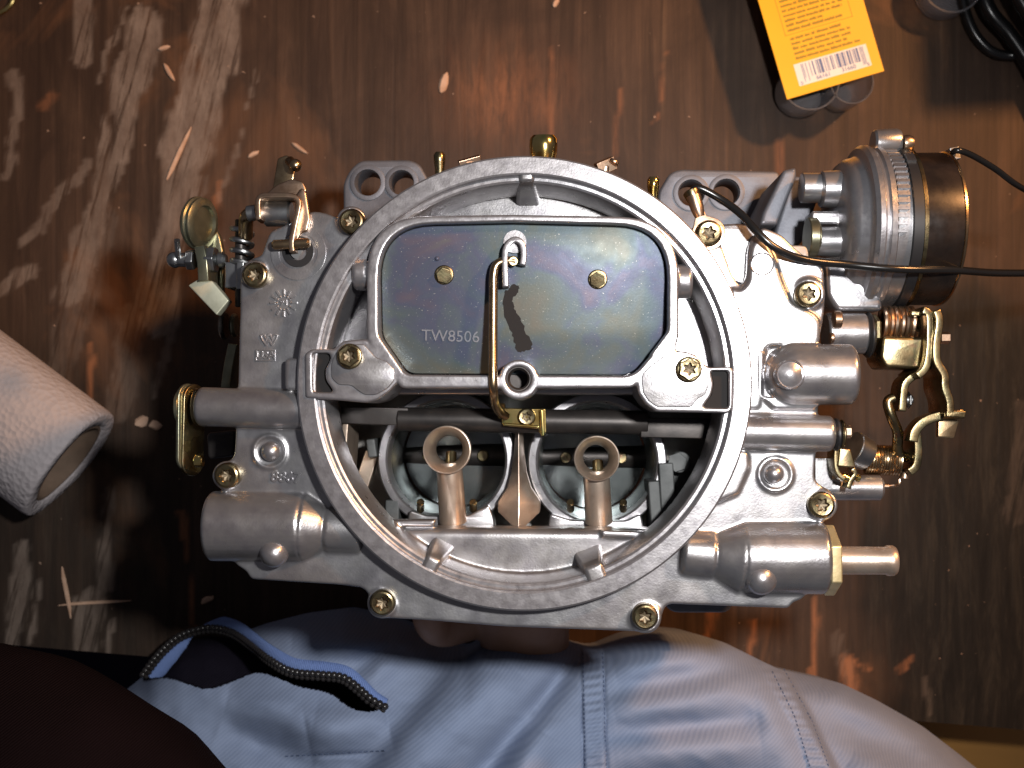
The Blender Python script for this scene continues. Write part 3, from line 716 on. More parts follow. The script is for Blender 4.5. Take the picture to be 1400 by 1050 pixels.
# odds and ends deep in the side cavities
mk('float_arm', box(V(500, 648, -42), (4.6, 15, 3), (0, 0, -18)), 'brown', carb, bevel=.4)
mk('bowl_rib', box(V(478, 610, -34), (2.0, 16, 20), (0, 0, -4)), 'brown', carb, bevel=.4)
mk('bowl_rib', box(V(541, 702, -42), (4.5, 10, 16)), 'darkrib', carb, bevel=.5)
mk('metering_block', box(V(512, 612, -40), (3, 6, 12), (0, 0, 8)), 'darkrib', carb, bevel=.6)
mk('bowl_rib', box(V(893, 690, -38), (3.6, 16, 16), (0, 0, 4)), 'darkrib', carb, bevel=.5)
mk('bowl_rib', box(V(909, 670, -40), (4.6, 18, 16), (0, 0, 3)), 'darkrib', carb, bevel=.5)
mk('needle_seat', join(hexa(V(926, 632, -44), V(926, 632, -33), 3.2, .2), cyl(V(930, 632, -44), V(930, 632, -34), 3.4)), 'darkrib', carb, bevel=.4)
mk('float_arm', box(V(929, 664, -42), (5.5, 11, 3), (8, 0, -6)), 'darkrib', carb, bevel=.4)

# base flange with its four mounting ears
def ear_holes(lst): return [circ_px(x, y, r, 30) for x, y, r in lst]
hbz = -72
mk('mounting_ear', prism([[(469, 250), (478, 232), (492, 219), (560, 218), (574, 224), (588, 250), (590, 340), (470, 340)]] + ear_holes([(503, 250, 17), (549, 250, 16)]), hbz, -84, 1.0, round_=8), 'dull', carb)
ear_r = mk('mounting_ear', prism([[(900, 262), (916, 236), (930, 231), (1066, 234), (1066, 262), (1030, 318), (1010, 345), (900, 345)]] + ear_holes([(945, 264, 17), (993, 263, 17)]), hbz, -84, 1.0, round_=8), 'dull', carb)
mk('mounting_ear', prism([[(505, 770), (600, 770), (600, 828), (510, 828)]], hbz, -84, 1.0, round_=14), 'dull', carb)
mk('mounting_ear', prism([[(880, 770), (1010, 770), (1000, 838), (915, 838)]], hbz, -84, 1.0, round_=14), 'dull', carb)
for x, y, r in ((503, 250, 17), (549, 250, 16), (945, 264, 17), (993, 263, 17)):
    mk('hole_rim', lathe([(-1, r * U(hbz) + 2.2), (.45, r * U(hbz) + 2.0), (.6, r * U(hbz) + 1.6), (.6, r * U(hbz) + .4), (-1, r * U(hbz) + .1)], V(x, y, hbz), (0, 0, 1), 36, close=False), 'dull', carb)
mk('casting_rib', prism([[(1066, 238), (1083, 234), (1084, 246), (1058, 312), (1034, 312), (1038, 296)]], -34, -70, 1.2, round_=4, href=-40), 'dull', carb)
mk('casting_rib', prism([[(1084, 240), (1120, 242), (1122, 262), (1098, 330), (1080, 345), (1058, 320)]], -42, -70, 1.2, round_=6, href=-42), 'dull', carb)
mk('casting_rib', prism([[(958, 308), (1010, 305), (1042, 312), (1030, 330), (1022, 392), (985, 380)]], -10.5, -20, .8, round_=6), 'cast', carb)
# fittings peeping out behind the flange
mk('vacuum_fitting', lathe([(-9, 3.4), (0, 3.6), (2, 4.2), (4.5, 4.3), (6.5, 4.2), (7.6, 3.4), (7.6, 2)], V(743, 220, -20), (0, 1, .15), 28), 'goldshiny', carb)
mk('vacuum_fitting', lathe([(-8, 1.5), (0, 1.5), (2, 1.8), (4, 1.8), (5, 1.1)], V(601, 230, -24), (0, 1, .2), 18), 'gold', carb)
mk('vacuum_fitting', lathe([(-8, 1.6), (0, 1.6), (2, 1.9), (4, 1.9), (5, 1.2)], V(893, 264, -24), (0, 1, .2), 18), 'goldshiny', carb)
mk('idle_screw', join(box(V(828, 227, -24), (6, 4, 3), (20, 10, 25)), cyl(V(838, 224, -22), V(841, 219, -22), 1.6), cyl(V(822, 262, -25), V(828, 226, -24), 1.7)), 'copper', carb, bevel=.4)
mk('idle_screw', join(box(V(642, 221, -24), (7, 2.4, 2), (30, 10, 18)), cyl(V(646, 256, -25), V(642, 222, -24), 1.7)), 'copper', carb, bevel=.6)

# marks cast into the cover
zc = TOP + HP
def logo_w():
    c = V(368, 465, HP)
    o = [(-13, 7), (-9, 9), (-5.5, 7.5), (-4, 4), (-2, 9), (2, 9), (4.5, 4), (6, 7.5), (9, 9), (13, 7), (11.5, 2), (5, -8), (3, -8), (0, -2.5), (-3, -8), (-5, -8), (-11.5, 2)]
    i = [(-10.5, 6), (-8, 6.5), (-4.2, -.5), (-1.2, 5), (1.2, 5), (4.2, -.5), (8, 6.5), (10.5, 6), (9, 1.5), (4.2, -5), (0, 1), (-4.2, -5), (-9, 1.5)]
    k = U(HP); return prism_mm([[(c.x + x * k, c.y + y * k) for x, y in o], [(c.x + x * k, c.y + y * k) for x, y in i]], zc - .3, zc + .45, .1)
mk('maker_logo', logo_w(), 'cast', cover)
k_ = U(HP)
cu_ = V(363, 486, HP)
mk('country_mark', join(prism_mm([[(cu_.x + x * k_, cu_.y + y * k_) for x, y in ((-14, -8), (14, -8), (14, 8), (-14, 8))], [(cu_.x + x * k_, cu_.y + y * k_) for x, y in ((-12.3, -6.4), (12.3, -6.4), (12.3, 6.4), (-12.3, 6.4))]], zc - .3, zc + .4, .1),
                        text_g('USA', 3.1, .8, (cu_.x, cu_.y, zc + .1), 0, .05)), 'cast', cover)
mk('part_number', text_g('8867', 4.4, 1.1, V(391, 653, HP + .1), rad(-3), .06), 'cast', cover)
dw = []
c0 = V(388, 414, HP)
for i in range(12):
    a = i * math.pi / 6; d = Vector((math.cos(a), math.sin(a), 0))
    dw.append(box(c0 + d * 15.5 * k_ + Vector((0, 0, .1)), (7 * k_, 2.6 * k_, .9), (0, 0, math.degrees(a))))
    dw.append(cyl(c0 + d * 9.8 * k_ - Vector((0, 0, .3)), c0 + d * 9.8 * k_ + Vector((0, 0, .45)), .33, None, 8))
dw.append(text_g('94', 2.2, 1.0, (c0.x, c0.y, zc), 0, .03))
mk('date_wheel', join(*dw), 'cast', cover)
for x, y in ((371, 617), (1058, 648)):
    mk('ball_plug', sphere(V(x, y, HP + .6), 14 * U(HP)), 'machined', cover)
for x, y, r, h in ((375, 756, 20, -2.2), (1040, 791, 22, -2.2)):
    mk('dome_plug', sphere(V(x, y, h), r * U(h)), 'machined', cover)
mk('dome_plug', lathe([(-3, 20 * U(-6)), (-.3, 20 * U(-6)), (.4, 18 * U(-6)), (.1, 16.5 * U(-6)), (.9, 8 * U(-6)), (1.2, .05)], V(1081, 512, 1.0), (0, 0, 1), 40), 'machined', cover)
mk('flush_plug', lathe([(-1, 16 * k_), (.15, 16 * k_), (.35, 15 * k_), (.1, 14 * k_), (.2, 1)], V(1042, 361, -5.4), (0, 0, 1), 32), 'machined', cover)
# dark cavity with clip beside the upper left bracket
mk('lever_recess', join(lathe([(0, 8.2), (.35, 8.2), (.35, 5.8), (0, 5.8)], V(408, 345, HP), (0, 0, 1), 36, close=False)), 'cast', cover)
mk('lever_bushing', lathe([(0, 4.6), (.5, 4.6), (.5, 2.6), (0, 2.6)], V(408, 344, HP + .1), (0, 0, 1), 30, close=False), 'black', cover)
mk('hole_shade', cyl(V(408, 344, HP - 1), V(408, 344, HP + .25), 2.6), 'black', cover)  # solid black disc painting the shade inside the hole
mk('vent_groove', prism([[(446, 448), (452, 420), (463, 396), (475, 380), (478, 386), (466, 405), (458, 428), (454, 452)]], -12, -20, .8, round_=3), 'cast', cover)

# ---------------------------------------------------------------- electric choke on the right
ca = -34.0
def cx(px): return V(px, 0, -22).x
cyy = V(700, 317, ca).y
AX = Vector((1, 0, 0))
def lx(profile, n=64, y=None, h=ca, close=True):
    x0 = cx(profile[0][0])
    return lathe([(cx(p) - x0, r) for p, r in profile], Vector((x0, cyy if y is None else y, TOP + h)), AX, n, close)
hs = mk('choke_housing', lx([(1147, 10), (1149, 16.5), (1154, 20), (1164, 21.8), (1174, 22.3), (1177, 23.0), (1179, 25.0), (1184, 26.0), (1190, 26.0), (1193, 25.2), (1196, 25.2), (1199, 25.9), (1206, 25.8), (1208, 24.8)]), 'machined', carb)
hs['label'] = 'round cast housing of the electric choke'
mk('housing_arm', join(cyl(V(1095, 257, -30), V(1172, 257, -30), 4.6), cyl(V(1122, 259, -28), V(1168, 259, -28), 5.6, 6.0)), 'cast', hs)
mk('housing_arm', join(cyl(V(1112, 330, -26), V(1168, 330, -26), 4.5, 4.8)), 'cast', hs)
mk('heat_tube_nut', join(cyl(V(1103, 325, -26), V(1116, 325, -26), 6.2), cyl(V(1116, 325, -26), V(1119, 325, -26), 5.2)), 'olive', hs)
mk('housing_web', prism([[(1110, 288), (1160, 288), (1160, 318), (1148, 318), (1146, 306), (1116, 306), (1116, 318), (1108, 318)]], -24, -34, .8, round_=4), 'cast', hs)
mk('housing_foot', prism([[(1128, 350), (1165, 360), (1205, 400), (1208, 425), (1145, 425), (1132, 405)]], -22, -44, 1.5, round_=8), 'machined', hs)
for yy, xx, w in ((196, 1209, 26), (355, 1242, 26)):
    mk('housing_lug', lathe([(0, 3.6), (.6, 4.2), (7, 4.4), (8, 4.0)], V(xx - 16, yy, -26), AX, 24), 'cast', hs)
    mk('lug_screw', lathe([(0, 2.4), (1.5, 2.6), (2.8, 2.0), (3.2, .6)], V(xx + 30 if yy > 300 else xx + 26, yy, -23), AX, 20), 'copper', hs)
# toothed index ring, one tooth after another
mk('index_ring', lx([(1208, 24.2), (1209, 24.6), (1227, 24.6), (1228, 24.2)]), 'cast', hs)
tooth = proto(box((0, 0, 0), (3.6, 1.0, 1.1)), 'machined', 'tooth')
for i in range(17):
    a = rad(88 - i * 4.6 + 4)
    y = cyy + math.sin(a - rad(0)) * 0 + 24.9 * math.cos(rad(20 + i * 5.0)); z = 24.9 * math.sin(rad(20 + i * 5.0))
    put('tooth', tooth, Vector((cx(1214 + 4 * math.sin(i * .25)), y, TOP + ca + z)), hs, (rad(20 + i * 5.0) - math.pi / 2, 0, 0))
mk('insulator_disc', lx([(1227, 24.0), (1228, 25.6), (1241, 25.6), (1242, 24.8)]), 'black', hs)
mk('pointer_mark', box(Vector((cx(1234), cyy + 18.5, TOP + ca + 18.0)), (2.6, 4, .6), (-46, 0, 0)), 'steel', hs)
mk('retainer_ring', join(lx([(1241, 24.6), (1242, 25.4), (1247, 25.4), (1248, 24.6)])), 'gold', hs)
cap = mk('choke_cap', lx([(1247, 23.2), (1249, 23.6), (1296, 23.6), (1300, 23.4), (1303, 22.6), (1304, 21)]), 'cap', hs)
cap['label'] = 'glossy dark brown electric choke cap'
mk('cap_rim', lx([(1297, 23.55), (1298, 23.9), (1301, 23.8), (1303, 23.0)], close=False), 'bronze', hs)
mk('terminal', join(box(V(1302, 212, -30), (3, 4, 5), (0, 0, 10))), 'steel', hs, bevel=.3)

# ---------------------------------------------------------------- linkage on the right
lk = carb
mk('pump_boss', cyl(V(1128, 456, -24), V(1182, 456, -24), 28 * U(-24), None, 40, .5), 'cast', lk)
mk('boss_screw', join(cyl(V(1139, 437, -17), V(1150, 437, -17), 2.6), cyl(V(1134, 462, -18), V(1140, 462, -18), 1.6)), 'copper', lk)
mk('shaft_washer', cyl(V(1182, 458, -24), V(1191, 458, -24), 31 * U(-24), None, 40, .8), 'black', lk)
mk('shaft_washer', cyl(V(1191, 452, -22), V(1200, 452, -22), 22 * U(-22), None, 6, .6), 'gold', lk)
mk('choke_spring', helix(V(1204, 443, -26), V(1250, 443, -26), 4.8, 6.2, .85), 'copper', lk)
mk('fast_idle_cam', join(prism([[(1207, 459), (1264, 461), (1258, 504), (1212, 503), (1204, 490)]], -18, -34, 1.0, round_=5), ribbon([(1246, 428), (1272, 430)], -18, -30, 1.6)), 'gold', lk)
mk('lever_plate', ribbon([(1262, 424), (1270, 428), (1272, 445), (1271, 480), (1266, 503), (1255, 514)], -15, -32, 2.2, sub=4), 'gold', lk)
mk('lever_plate', ribbon([(1281, 424), (1285, 440), (1281, 470), (1282, 494), (1292, 512), (1293, 530), (1299, 548), (1300, 566)], -14, -30, 2.3, sub=4), 'gold', lk)
mk('lever_bolt', cyl(V(1284, 462, -20), V(1298, 462, -20), 8.5 * U(-20), None, 6, .3), 'copper', lk)
mk('lever_tab', prism([[(1294, 561), (1321, 562), (1320, 571), (1294, 570)]], -14, -16, .3, round_=1.5), 'gold', lk)
mk('lever_tab', prism([[(1283, 572), (1312, 574), (1305, 600), (1282, 598)]], -22, -24, .3, round_=3), 'bronze', lk)
mk('link_strip', ribbon([(1265, 505), (1250, 514), (1239, 524), (1236, 540), (1234, 562)], -20, -30, 2.3, sub=4), 'gold', lk)
mk('link_bolt', join(cyl(V(1226, 547, -24), V(1247, 547, -24), 1.7), cyl(V(1240, 547, -24), V(1244, 547, -24), 2.6, None, 6)), 'steel', lk)
mk('link_rod', tube([V(1222, 544, -22), V(1214, 550, -22), V(1219, 570, -22), V(1227, 590, -24), V(1227, 612, -26), V(1231, 622, -27), V(1240, 625, -28)], 1.6, 12, smooth=5), 'gold', lk)
mk('throttle_lever', join(ribbon([(1318, 566), (1285, 569), (1264, 577), (1252, 590), (1249, 604)], -20, -26, 2.8, sub=4), ribbon([(1254, 590), (1256, 612), (1254, 636), (1244, 646)], -24, -38, 2.4, sub=4), cyl(V(1240, 628, -30), V(1252, 628, -30), 3.2)), 'gold', lk)
mk('lever_washer', cyl(V(1139, 594, -7), V(1147, 594, -7), 22 * U(-10), None, 36, .6), 'black', lk)
mk('lever_washer', cyl(V(1148, 594, -6), V(1153, 594, -6), 20 * U(-9), None, 36, .6), 'gold', lk)
mk('lever_bolt', cyl(V(1153, 590, -6), V(1164, 590, -6), 9 * U(-9), None, 6, .4), 'copper', lk)
mk('pump_lever', join(ribbon([(1145, 600), (1143, 628), (1146, 646), (1156, 656)], -16, -24, 1.4, sub=4), prism([[(1148, 612), (1163, 614), (1171, 640), (1145, 638)]], -15, -17, .4, round_=3),
                      ribbon([(1166, 640), (1170, 648), (1164, 657), (1160, 668)], -17, -22, 1.6, sub=3)), 'gold', lk)
mk('pump_pin', join(cyl(V(1150, 650, -18), V(1160, 656, -18), 1.3), cyl(V(1170, 653, -18), V(1176, 654, -18), 1.2)), 'goldshiny', lk)
mk('spring_sleeve', cyl(V(1164, 612, -26), V(1184, 622, -28), 5.4, 5.0), 'steel', lk)
mk('throttle_spring', helix(V(1182, 628, -30), V(1230, 630, -30), 4.3, 15, .42, 6, 20), 'bronze', lk)
mk('spring_core', cyl(V(1182, 628, -30), V(1230, 630, -30), 3.2), 'black', lk)
mk('pump_tube', join(cyl(V(1112, 667, -28), V(1206, 667, -28), 17 * U(-28), None, 36, .9), box(V(1122, 646, -28), (5, 9, 8))), 'cast', lk)
mk('spring_end', join(tube([V(1206, 665, -27), V(1222, 664, -27), V(1229, 662, -26), V(1230, 655, -26)], .5, 8, smooth=4), cyl(V(1206, 665, -27), V(1216, 665, -27), .9)), 'copper', lk)
mk('lever_pin', cyl(V(1238, 644, -30), V(1236, 655, -30), 1.6), 'copper', lk)
# fuel fitting
yf = 766
nut = mk('fuel_fitting', lathe([(0, 19 * U(-9)), (14.5, 18.6 * U(-9)), (15.2, 20.5 * U(-9)), (16.8, 20.5 * U(-9)), (17.5, 18.5 * U(-9)), (17.5, 14 * U(-9)), (12, 13.4 * U(-9))], V(1140, yf, -9), AX, 40), 'brown', lk)
mk('hex_nut', hexa(V(1126, yf, -9), V(1141, yf, -9), 48 * U(-9), 0), 'palegold', nut, bevel=.5)

# ---------------------------------------------------------------- linkage on the left
def capsule_plate(c, length, width, thick, roty, rotz):
    pts = []
    for i in range(13):
        a = math.pi * i / 12; pts.append((width / 2 * math.cos(a), length / 2 - width / 2 + width / 2 * math.sin(a)))
    for i in range(13):
        a = math.pi + math.pi * i / 12; pts.append((width / 2 * math.cos(a), -length / 2 + width / 2 + width / 2 * math.sin(a)))
    g = prism_mm([pts], -thick / 2, thick / 2, .35)
    R_ = Matrix.Rotation(rad(rotz), 3, 'Z') @ Matrix.Rotation(rad(roty), 3, 'Y')
    g.v = [tuple(R_ @ Vector(v) + Vector(c)) for v in g.v]; return g
mk('accelerator_lever', capsule_plate(V(263, 588, -12), 27.5, 8.5, 1.6, 62, -1), 'gold', carb)
mk('accelerator_lever', capsule_plate(V(256, 584, -11), 26, 8, 1.2, 62, 0), 'olive', carb)
mk('lever_washer', cyl(V(244, 556, -11), V(250, 556, -11), 5.0), 'olive', carb)
mk('lever_washer', cyl(V(268, 556, -10), V(274, 556, -10), 5.6), 'gold', carb)
mk('lever_pin', join(cyl(V(266, 631, -7), V(278, 631, -7), 1.7), cyl(V(271, 622, -7), V(271, 628, -7), 1.1)), 'goldshiny', carb)
mk('pump_block', prism([[(282, 592), (322, 588), (320, 624), (284, 628)]], -34, -48, 1, round_=6), 'darksteel', carb)
mk('choke_clevis', join(ribbon([(353, 300), (352, 276), (357, 268), (370, 267), (394, 267), (404, 270), (408, 279), (404, 300), (398, 330), (399, 344)], -2, -9, 1.6, sub=3),
                        prism([[(404, 268), (412, 256), (418, 262), (424, 300), (420, 316), (412, 318), (406, 330), (400, 330)]], -5, -7, .5, round_=3),
                        prism([[(362, 266), (378, 252), (398, 244), (414, 248), (420, 262), (404, 268)]], -7, -9, .5, round_=4)), 'copper', carb)
mk('clevis_bolt', join(cyl(V(338, 292, -8), V(352, 290, -8), 11 * U(-8)), cyl(V(362, 292, -9), V(399, 292, -9), 18 * U(-9), None, 30, .6)), 'steel', carb)
mk('clevis_pin', cyl(V(372, 335, -3.5), V(424, 332, -3.5), 7 * U(-4), None, 20, .6), 'bronze', carb)
mk('upper_bracket', join(prism([[(372, 260), (379, 216), (392, 211), (404, 222), (402, 246), (386, 258)]], -26, -28, .6, round_=4), cyl(V(396, 220, -24), V(403, 227, -21), 1.6), sphere(V(404, 226, -21), 2.0)), 'bronze', carb)
mk('elbow_link', tube([V(346, 292, -9), V(338, 296, -10), V(336, 308, -14), V(336, 322, -19)], 2.2, 14, smooth=5), 'bronze', carb)
mk('idle_spring', helix(V(331, 312, -21), V(331, 364, -21), 3.0, 3.6, .85, 10, 24), 'steel', carb)
mk('idle_rod', cyl(V(329, 300, -21), V(329, 420, -24), 1.7), 'darksteel', carb)
mk('idle_block', join(box(V(324, 378, -24), (5, 8, 9)), box(V(332, 378, -20), (2.4, 8.5, 6))), 'steel', carb, bevel=.4)
dv = (1, -.12, .30)
mk('dash_pot', lathe([(-2, 5), (-1.6, 7.2), (-.6, 8.2), (.2, 8.2), (.7, 7.4), (1.1, 7.9), (1.8, 7.9), (2.4, 7.0), (2.6, 5.6), (1.6, 5.2)], V(271, 305, -24), dv, 48), 'olive', carb)
mk('stop_plate', prism([[(288, 300), (300, 322), (306, 350), (304, 420), (292, 420), (280, 380), (268, 350)]], -30, -33, .6, round_=6), 'olive', carb)
mk('stop_screw', join(sphere(V(239, 355, -22), 11.5 * U(-22)), cyl(V(238, 355, -22), V(256, 355, -22), 10 * U(-22))), 'steel', carb)
mk('cotter_wire', tube([V(244, 352, -20), V(243, 340, -18), V(242, 328, -16)], .9, 10, smooth=4), 'steel', carb)
mk('lock_nut', hexa(V(256, 355, -22), V(267, 355, -22), 15 * U(-22), .2), 'steel', carb, bevel=.4)
mk('lock_nut', hexa(V(283, 355, -22), V(296, 355, -22), 19 * U(-22), .5), 'steel', carb, bevel=.4)
mk('stop_arm', ribbon([(272, 336), (276, 356), (278, 384)], -18, -28, 3.2), 'olive', carb)
mk('screw_end', cyl(V(296, 355, -22), V(310, 355, -22), 11 * U(-22), None, 24, 1.0), 'steel', carb)
mk('stop_tab', prism([[(257, 390), (272, 381), (290, 384), (313, 411), (296, 431)]], -20, -24, .4, round_=2), 'olivelight', carb)
for x, r in ((303, 20), (317, 17)):
    mk('shaft_washer', cyl(V(x, 445, -36), V(x + 7, 445, -36), r * U(-36), None, 30, .8), 'olive' if x > 310 else 'darksteel', carb)
mk('side_lever', ribbon([(318, 470), (312, 500), (308, 530)], -36, -50, 3, sub=3), 'olive', carb)

# ---------------------------------------------------------------- wires
w1 = [V(946, 264, -8), V(955, 257, -7), V(985, 272, -7), V(1012, 292, -5), V(1036, 318, -2), V(1062, 340, -2), V(1100, 355, -5), V(1160, 362, -8), V(1230, 368, -8), V(1300, 369, -14), V(1360, 373, -30), V(1430, 374, -50), V(1520, 380, -90)]
gw = thing('ground_wire', 'black wire running from the ring terminal across the choke housing', 'wire', V(969, 319, HP))
mk('insulation', tube(w1, 1.18, 12, smooth=8), 'wire', gw)
mk('ring_terminal', join(prism([arc(969, 319, 23, -75, 205, 26) + [(951, 296), (945, 276), (953, 270), (960, 278), (965, 294)], circ_px(969, 319, 9, 20)], -4.9, -5.8, .2, round_=3),
                         tube([V(948, 268, -5.4), V(953, 284, -5.2), V(957, 297, -5.3)], [2.2, 2.0, 1.4], 14, smooth=3)), 'copper', gw)
mk('crimp', cyl(V(945, 262, -6.4), V(950, 276, -5.6), 2.5, 2.0), 'gold', gw)
pw = thing('power_wire', 'thin black wire leaving the rim of the brown choke cap', 'wire', V(1303, 212, -28))
mk('insulation', tube([V(1303, 213, -30), V(1303, 208, -24), V(1312, 206, -22), V(1332, 214, -26), V(1362, 232, -32), V(1392, 254, -38), V(1440, 280, -60)], .95, 12, smooth=8), 'wire', pw)

HELD[0] = False
# ---------------------------------------------------------------- paper towel roll
def towel_roll():
    e = V(98, 634, -TOP + 24)
    d = Vector((-.80, .60, 0)).normalized()
    t = thing('paper_towel_roll', 'nearly used up white paper towel roll lying on the bench', 'paper towel', (e.x, e.y, 0))
    n = 72
    side = Vector((-d.y, d.x, 0)); up = Vector((0, 0, 1))
    def ringpts(dist, rx, rz, seed, sag):
        out = []
        for i in range(n):
            a = 2 * math.pi * i / n; w = 1 + .025 * math.sin(3 * a + seed) + .015 * math.sin(5 * a + seed * 2)
            p = e + d * dist + side * rx * w * math.cos(a) + up * (rz * w * math.sin(a))
            out.append(p)
        return out
    RX, RZ = 26.5, 23.5
    vs = []; prof = [(230, RX, RZ), (115, RX * 1.0, RZ), (3, RX, RZ), (.6, RX * .985, RZ * .985), (0, RX * .96, RZ * .95), (0.6, RX * .76, RZ * .70), (2, RX * .73, RZ * .66), (230, RX * .73, RZ * .66)]
    for q, (dist, a, b) in enumerate(prof): vs += ringpts(dist, a, b, 1.0, 0)
    fs = []
    for kk in range(len(prof) - 1):
        for i in range(n):
            j = (i + 1) % n; fs.append((kk * n + i, kk * n + j, (kk + 1) * n + j, (kk + 1) * n + i))
    for i in range(n):
        j = (i + 1) % n; fs.append(((len(prof) - 1) * n + i, (len(prof) - 1) * n + j, j, i))
    mk('paper', G().add(vs, fs), 'towel', t, ang=60)
    vs = []; prof = [(230, RX * .725, RZ * .652), (1.2, RX * .725, RZ * .652), (1.2, RX * .68, RZ * .60), (230, RX * .68, RZ * .60)]
    for dist, a, b in prof: vs += ringpts(dist, a, b, 1.0, 0)
    fs = []
    for kk in range(4):
        for i in range(n):
            j = (i + 1) % n; k2 = (kk + 1) % 4; fs.append((kk * n + i, kk * n + j, k2 * n + j, k2 * n + i))
    mk('cardboard_core', G().add(vs, fs), 'cardboard', t, ang=50)
towel_roll()

# ---------------------------------------------------------------- yellow blister card
def blister():
    hC = -TOP + 22
    o = V(1076, 136, hC); k = U(hC)
    u = Vector((.96, .281, 0)); v = Vector((-.281, .96, 0))
    t = thing('blister_card', 'yellow blister pack lying face down with barcode and fine print', 'package', (o.x, o.y, 0))
    def q(a, b, z=0): return o + u * a * k + v * b * k + Vector((0, 0, z))
    def sheet(rects, z0, z1):
        g = G()
        for a0, b0, a1, b1 in rects:
            vs = [q(a0, b0, z0), q(a1, b0, z0), q(a1, b1, z0), q(a0, b1, z0), q(a0, b0, z1), q(a1, b0, z1), q(a1, b1, z1), q(a0, b1, z1)]
            g.add(vs, [(3, 2, 1, 0), (4, 5, 6, 7), (0, 1, 5, 4), (1, 2, 6, 5), (2, 3, 7, 6), (3, 0, 4, 7)])
        return g
    mk('card', sheet([(0, 0, 138.6, 330)], -.45, 0), 'yellow', t, bevel=.15)
    mk('barcode_panel', sheet([(21.5, 12.3, 124.5, 43)], .01, .05), 'white', t)
    rng = random.Random(5); bars = []; a = 31
    pat = [1, 1, 1, 3, 1, 4, 1, 3, 2, 3, 1, 1, 2, 1, 4, 2, 1, 2, 1, 1, 1, 3, 2, 1, 1, 3, 1, 1, 4, 1, 1, 1, 3, 1, 1, 2, 3, 1, 2, 2, 1, 1, 2, 1, 3, 2, 1, 1, 1, 1, 1]
    unit = 88 / sum(pat); on = True; i = 0
    for w in pat:
        if on: bars.append((a, 16 if i in (0, 2) or a > 112 else 21.5, a + w * unit * .92, 41)); i += 1
        a += w * unit; on = not on
    mk('barcode', sheet(bars, .055, .09), 'barblue', t)
    rz = math.atan2(u.y, u.x)
    mk('barcode_digits', join(text_g('0', 7.2 * k, .04, q(26, 15.2, .08), rz), text_g('66161', 8.2 * k, .04, q(57, 17.2, .08), rz, .02), text_g('31660', 8.2 * k, .04, q(93, 17.2, .08), rz, .02), text_g('6', 7.2 * k, .04, q(120.5, 15.2, .08), rz)), 'barblue', t)
    words = []
    b = 48; line = 0
    while b < 320:
        a = 27 + (0 if line else 0)
        end = 112 - rng.random() * 14 if line % 6 else 70 + rng.random() * 20
        if line == 0: end = 118
        while a < end:
            w = 4 + rng.random() * 13
            hgt = 3.7 + rng.random() * .9
            x = a
            while x < min(a + w, end):                           # letters of a word run together, uneven in height
                lw = 1.3 + rng.random() * 1.1; words.append((x, b + rng.random() * .5, min(x + lw, end + 1), b + hgt * (.72 + .28 * rng.random()))); x += lw + .12
            a += w + 2.6
        b += 6.9 if line != 4 else 12; line += 1
    pr = mk('fine_print', sheet(words, .012, .04), 'print', t); pr['kind'] = 'stuff'
    y0 = 48 + 6.9 * 4 + 8
    mk('print_border', sheet([(22, y0, 118, y0 + .7), (22, y0, 22.7, 320), (117.3, y0, 118, 320)], .012, .04), 'print', t)
    def cup(px, py, r, hgt):
        c = V(px, py, -TOP)
        return lathe([(hgt, r), (hgt * .5, r * .97), (2.5, r * .88), (.5, r * .7), (.3, .1), (1.0, .1), (1.2, r * .66), (3.0, r * .83), (hgt * .5, r * .92), (hgt, r * .95)], c, (0, 0, 1), 48, close=False)
    mk('bubble', cup(1090, 130, 12, 21.3), 'clear', t); mk('bubble', cup(1144, 131, 9, 21.3), 'clear', t)
blister()

# ---------------------------------------------------------------- cables, clear cap and wire hoop at the picture's corners
cb = lambda pts, r: tube([V(x, y, -TOP + z) for x, y, z in pts], r, 12, smooth=8)
tag(mk('black_cable', cb([(1310, -60, 4), (1316, 0, 4), (1330, 42, 4), (1352, 68, 4), (1376, 76, 4), (1396, 70, 6), (1410, 40, 8), (1400, -60, 10)], 2.2), 'wire'), 'black cable bent in a narrow loop in the upper right corner', 'cable')
tag(mk('black_cable', cb([(1330, -60, 10), (1350, 10, 10), (1380, 48, 9), (1410, 95, 8), (1440, 170, 6)], 3.2), 'wire'), 'thick straight black cable crossing behind the looped cable', 'cable')
tag(mk('black_cable', cb([(1372, -60, 18), (1392, -5, 18), (1425, 45, 18)], 3.6), 'wire'), 'short black cable nearest the upper right picture corner', 'cable')
tag(mk('shadow_blocker', box((282, 212, 47), (112, 104, 94), (0, 0, 3)), 'black', bevel=4), 'added black case just entering the upper right corner beside the cables', 'case')  # added box, placed to block the tungsten lamp from this corner
def lens_cap():
    c = V(1285, -8, -TOP)
    return lathe([(14, 13), (6, 12.8), (1.5, 12), (.4, 10.5), (.4, .1), (1.2, .1), (1.4, 10), (3, 11.2), (6, 12), (14, 12.2)], c, (0, 0, 1), 48, close=False)
tag(mk('plastic_cup', lens_cap(), 'clear'), 'small clear plastic cup with bright rim near the black cables', 'cup')
tag(mk('wire_hoop', tube([V(-14 + 34 * math.cos(a), -10 + 30 * math.sin(a), -TOP + 1.2) for a in np.linspace(0, 2 * math.pi, 48, endpoint=False)], 1.1, 10, closed=True), 'goldshiny'), 'thin shiny metal wire hoop in the upper left corner', 'wire hoop')

